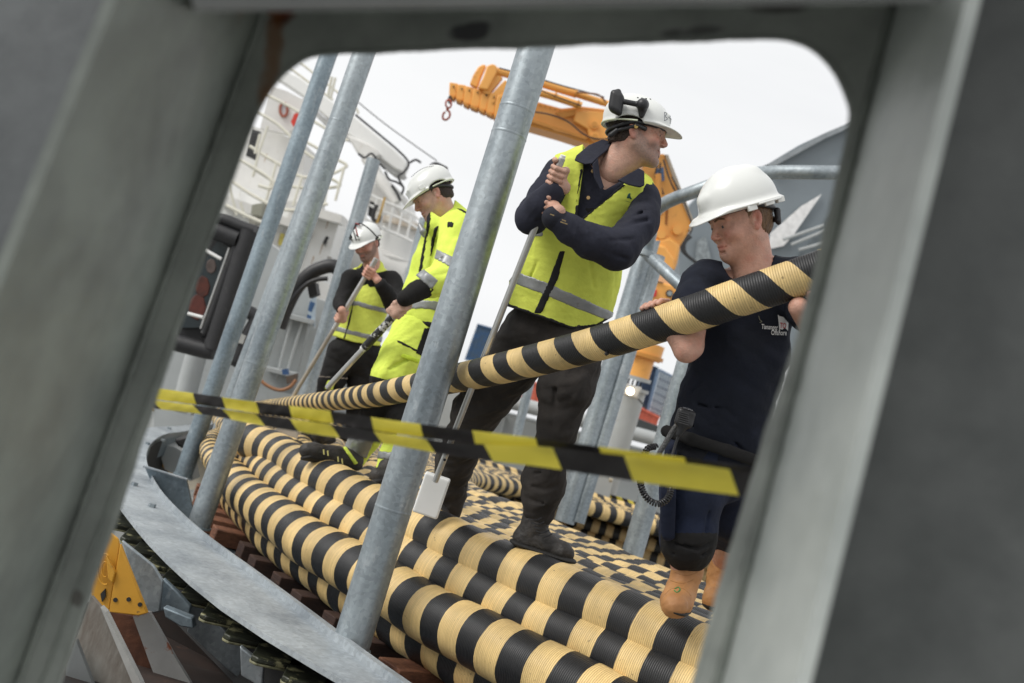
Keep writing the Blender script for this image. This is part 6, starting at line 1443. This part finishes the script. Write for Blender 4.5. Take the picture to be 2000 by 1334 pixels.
a = H3.w(V3(s3 * .108, .055, .045))[0]; MB().box(a, H3.R[1] * .018, H3.R[2] * .014, H3.R[0] * .006).build('lamp_clip_plate', HELM, hm3, bevel=.003)
for i in range(14): t = i / 13; c = H3.w(V3(s3 * (.062 + .01 * math.sin(t * 3)), .06 - .13 * t, .128 + .010 * math.sin(t * 3.1)))[0]; tube('vent_hole', [c, c + FW * .003], .003, BLACKM, hm3, 6)
pl3 = thing('pole', 'thick spattered white and black pole in the hands of the man in fluorescent jacket', 'pole', q1)
SPAT = mat('spattered_tube', (.66, .66, .64), .45, scale=26, spots=((.02, .02, .02), 17, .50, .03), var=.05)
tube('tube', [q1 + (q0 - q1) * t for t in np.linspace(0, .45, 8)], .0165, ALU, pl3, 16); tube('upper_tube', [q1 + (q0 - q1) * t for t in np.linspace(.40, .80, 8)], .0215, SPAT, pl3, 16)
tube('black_sleeve', [q1 + (q0 - q1) * .42, q1 + (q0 - q1) * .60], .0235, mat('peeling_black', (.02, .02, .02), .5, scale=20, spots=((.6, .6, .58), 22, .58, .03)), pl3, 16)

# ================= the small worker further back
M4 = thing('person', 'far worker in yellow vest over black jersey and strapped helmet holding a thin pole', 'person', P(640, 840, 7.8))
bd = Body()
H4 = Head(P(716, 476, 7.72), IV(-.42, .36, -.80), IV(-.17, -.96, -.18), 1.03)
ha, hf, ht = head('m4', H4, P(728, 524, 7.8), .064, SKIN2, M4, stub=.9, hair=HAIRB, hairlow=-.05, smile=-.5); bd.add(ha, hf, ht)
bd.vol(volume(chain([(725, 530, 7.82, .08), (712, 600, 7.84, .10), (692, 680, 7.84, .09)], .02, (FW, .5)) + chain([(685, 550, 7.78, .035), (664, 590, 7.65, .038), (668, 606, 7.5, .030)], .01) + chain([(764, 555, 7.78, .035), (768, 590, 7.6, .040), (742, 552, 7.42, .030)], .01) +
              chain([(670, 690, 7.8, .08), (645, 760, 7.8, .06), (622, 830, 7.85, .05)], .03) + chain([(715, 690, 7.85, .08), (700, 770, 7.9, .06), (690, 840, 8.0, .05)], .03), .016))
r0, r1 = P(735, 505, 7.38), P(572, 775, 7.7); rax = unit(r0 - r1); rp_ = lambda x: r1 + (r0 - r1) * ((x - 572) / (735 - 572))
bd.vol(gripvol(rp_(720), rax, .014, IV(.5, .3, -.5), P(738, 548, 7.40), 1.05, rev=-1, h=.004)); bd.vol(gripvol(rp_(668), rax, .014, IV(-.2, -.2, -1), P(668, 606, 7.45), 1.05, rev=-1, h=.004))
bd.build(SKIN2, M4)
jy = volume(chain([(727, 528, 7.82, .09), (715, 590, 7.82, .155), (700, 650, 7.82, .155)], .05, FLT) + chain([(690, 542, 7.78, .065), (764, 545, 7.78, .065)], .05) +
            chain([(684, 545, 7.76, .072), (672, 575, 7.7, .062), (664, 592, 7.6, .056), (667, 602, 7.5, .046)], .02) + chain([(766, 548, 7.76, .078), (774, 575, 7.7, .072), (768, 592, 7.58, .070), (752, 568, 7.46, .056), (744, 556, 7.42, .046)], .02), .008)
jy.warp(.003, 16, 41); jer = vmesh(jy, 'jersey', BLKC, M4)
vy = volume(chain([(727, 528, 7.82, .10), (714, 590, 7.82, .172), (700, 640, 7.82, .182), (694, 670, 7.82, .190)], .05, (FW, .66)) + chain([(694, 540, 7.79, .062), (758, 543, 7.79, .062)], .05), .008)
folds(vy, [[(700, 600, 7.66), (730, 570, 7.64)], [(680, 640, 7.67), (690, 600, 7.66)], [(740, 640, 7.7), (735, 600, 7.68)]], w=.008); vy.warp(.003, 14, 43)
cut(vy, [(640, 655), (650, 656), (690, 668), (742, 676), (790, 680), (790, 760), (600, 760)]); cut(vy, [(702, 480), (696, 535), (684, 554), (698, 562), (716, 556), (740, 520), (750, 480)], dmax=7.8); cut(vy, [(706, 480), (704, 512), (722, 528), (742, 515), (745, 480)], dmax=9)
cut(vy, [(620, 480), (678, 480), (668, 560), (668, 600), (648, 658), (600, 660)])
vs_ = vmesh(vy, 'vest', VEST3, M4)
for q in ([(668, 586), (700, 588), (720, 594), (770, 606), (770, 616), (718, 604), (700, 598), (664, 596)], [(640, 632), (672, 640), (700, 648), (770, 662), (770, 674), (698, 658), (668, 650), (640, 642)]): patch(vy, q, 'reflective_strip', REFL, vs_, .004)
patch(vy, [(690, 572), (694, 572), (690, 600), (684, 632), (674, 662), (670, 662), (679, 630), (687, 600)], 'zip', TRIM, vs_, .005)
ty = volume(chain([(698, 660, 7.82, .15), (692, 690, 7.82, .165)], .04, FLT) + chain([(668, 690, 7.8, .125), (650, 740, 7.78, .10), (632, 790, 7.8, .085), (620, 840, 7.85, .08)], .03) + chain([(716, 690, 7.86, .125), (706, 750, 7.88, .10), (694, 840, 8, .08)], .03), .009)
ty.warp(.004, 14, 47); tt_ = vmesh(ty, 'trousers', BLKC, M4); patch(ty, [(600, 732), (680, 738), (680, 741), (600, 735)], 'knee_seam', mat('seam_beige', (.35, .3, .25), .8), tt_, .004)
patch(ty, [(640, 742), (656, 745), (650, 762), (634, 760)], 'hi_vis_tab', HIVIS, tt_, .006)
boot('boot', chain([(622, 838, 7.85, .06), (600, 850, 7.7, .05)], .02), chain([(622, 852, 7.85, .05), (598, 856, 7.7, .05)], .01, (V3(0, 0, 1), .4)), BOOTM, M4, h=.008)
boot('boot', chain([(692, 842, 8.0, .06), (676, 850, 7.9, .05)], .02), chain([(692, 854, 8.0, .05), (674, 856, 7.9, .05)], .01, (V3(0, 0, 1), .4)), BOOTM, M4, h=.008)
hm4 = helmet(H4, M4, 'arched')
for pts in (((-.04, .125, .06), (-.02, .115, .105), (-.035, .118, .085)), ((.02, .13, .06), (.035, .11, .105), (.03, .12, .085)), ((.098, .03, .05), (.09, .06, .08), (.085, .07, .06))):
    try: tube('vent_slot', onto(np.array(H4.w(np.array(pts))), hm4, .001), .0065, BLACKM, hm4, 6)
    except Exception: pass
tube('goggle_strap', onto(catmull(H4.w(np.array([(-.10, -.02, .03), (-.08, .03, .12), (0, .02, .165), (.08, .0, .12), (.108, -.03, .03)])), 26), hm4, .003), .0055, BLACK, hm4, 6)
tube('top_cord', onto(catmull(H4.w(np.array([(-.03, .06, .16), (.02, .03, .17), (.07, -.02, .14), (.10, -.05, .06)])), 20), hm4, .004), .005, mat('cord_red', (.22, .03, .03), .7), hm4, 6)
pl4 = thing('pole', 'thin grey metal pole held slantwise by the small far worker', 'pole', r1)
tube('tube', [r1 + (r0 - r1) * t for t in np.linspace(0, 1, 10)], .0155, ALUD, pl4, 14); tube('upper_sleeve', [r1 + (r0 - r1) * t for t in np.linspace(.5, 1.0, 6)], .0185, ALU, pl4, 14)
sb = slab('scraper_blade', [(556, 828), (582, 842), (578, 866), (556, 862), (524, 846)], 6.6, .03, mat('weathered_board', (.42, .39, .35), .7, scale=10, var=.15), bevel=.004); tag(sb, 'flat weathered grey board lying on the coil by the left post, beside the boot', 'board')
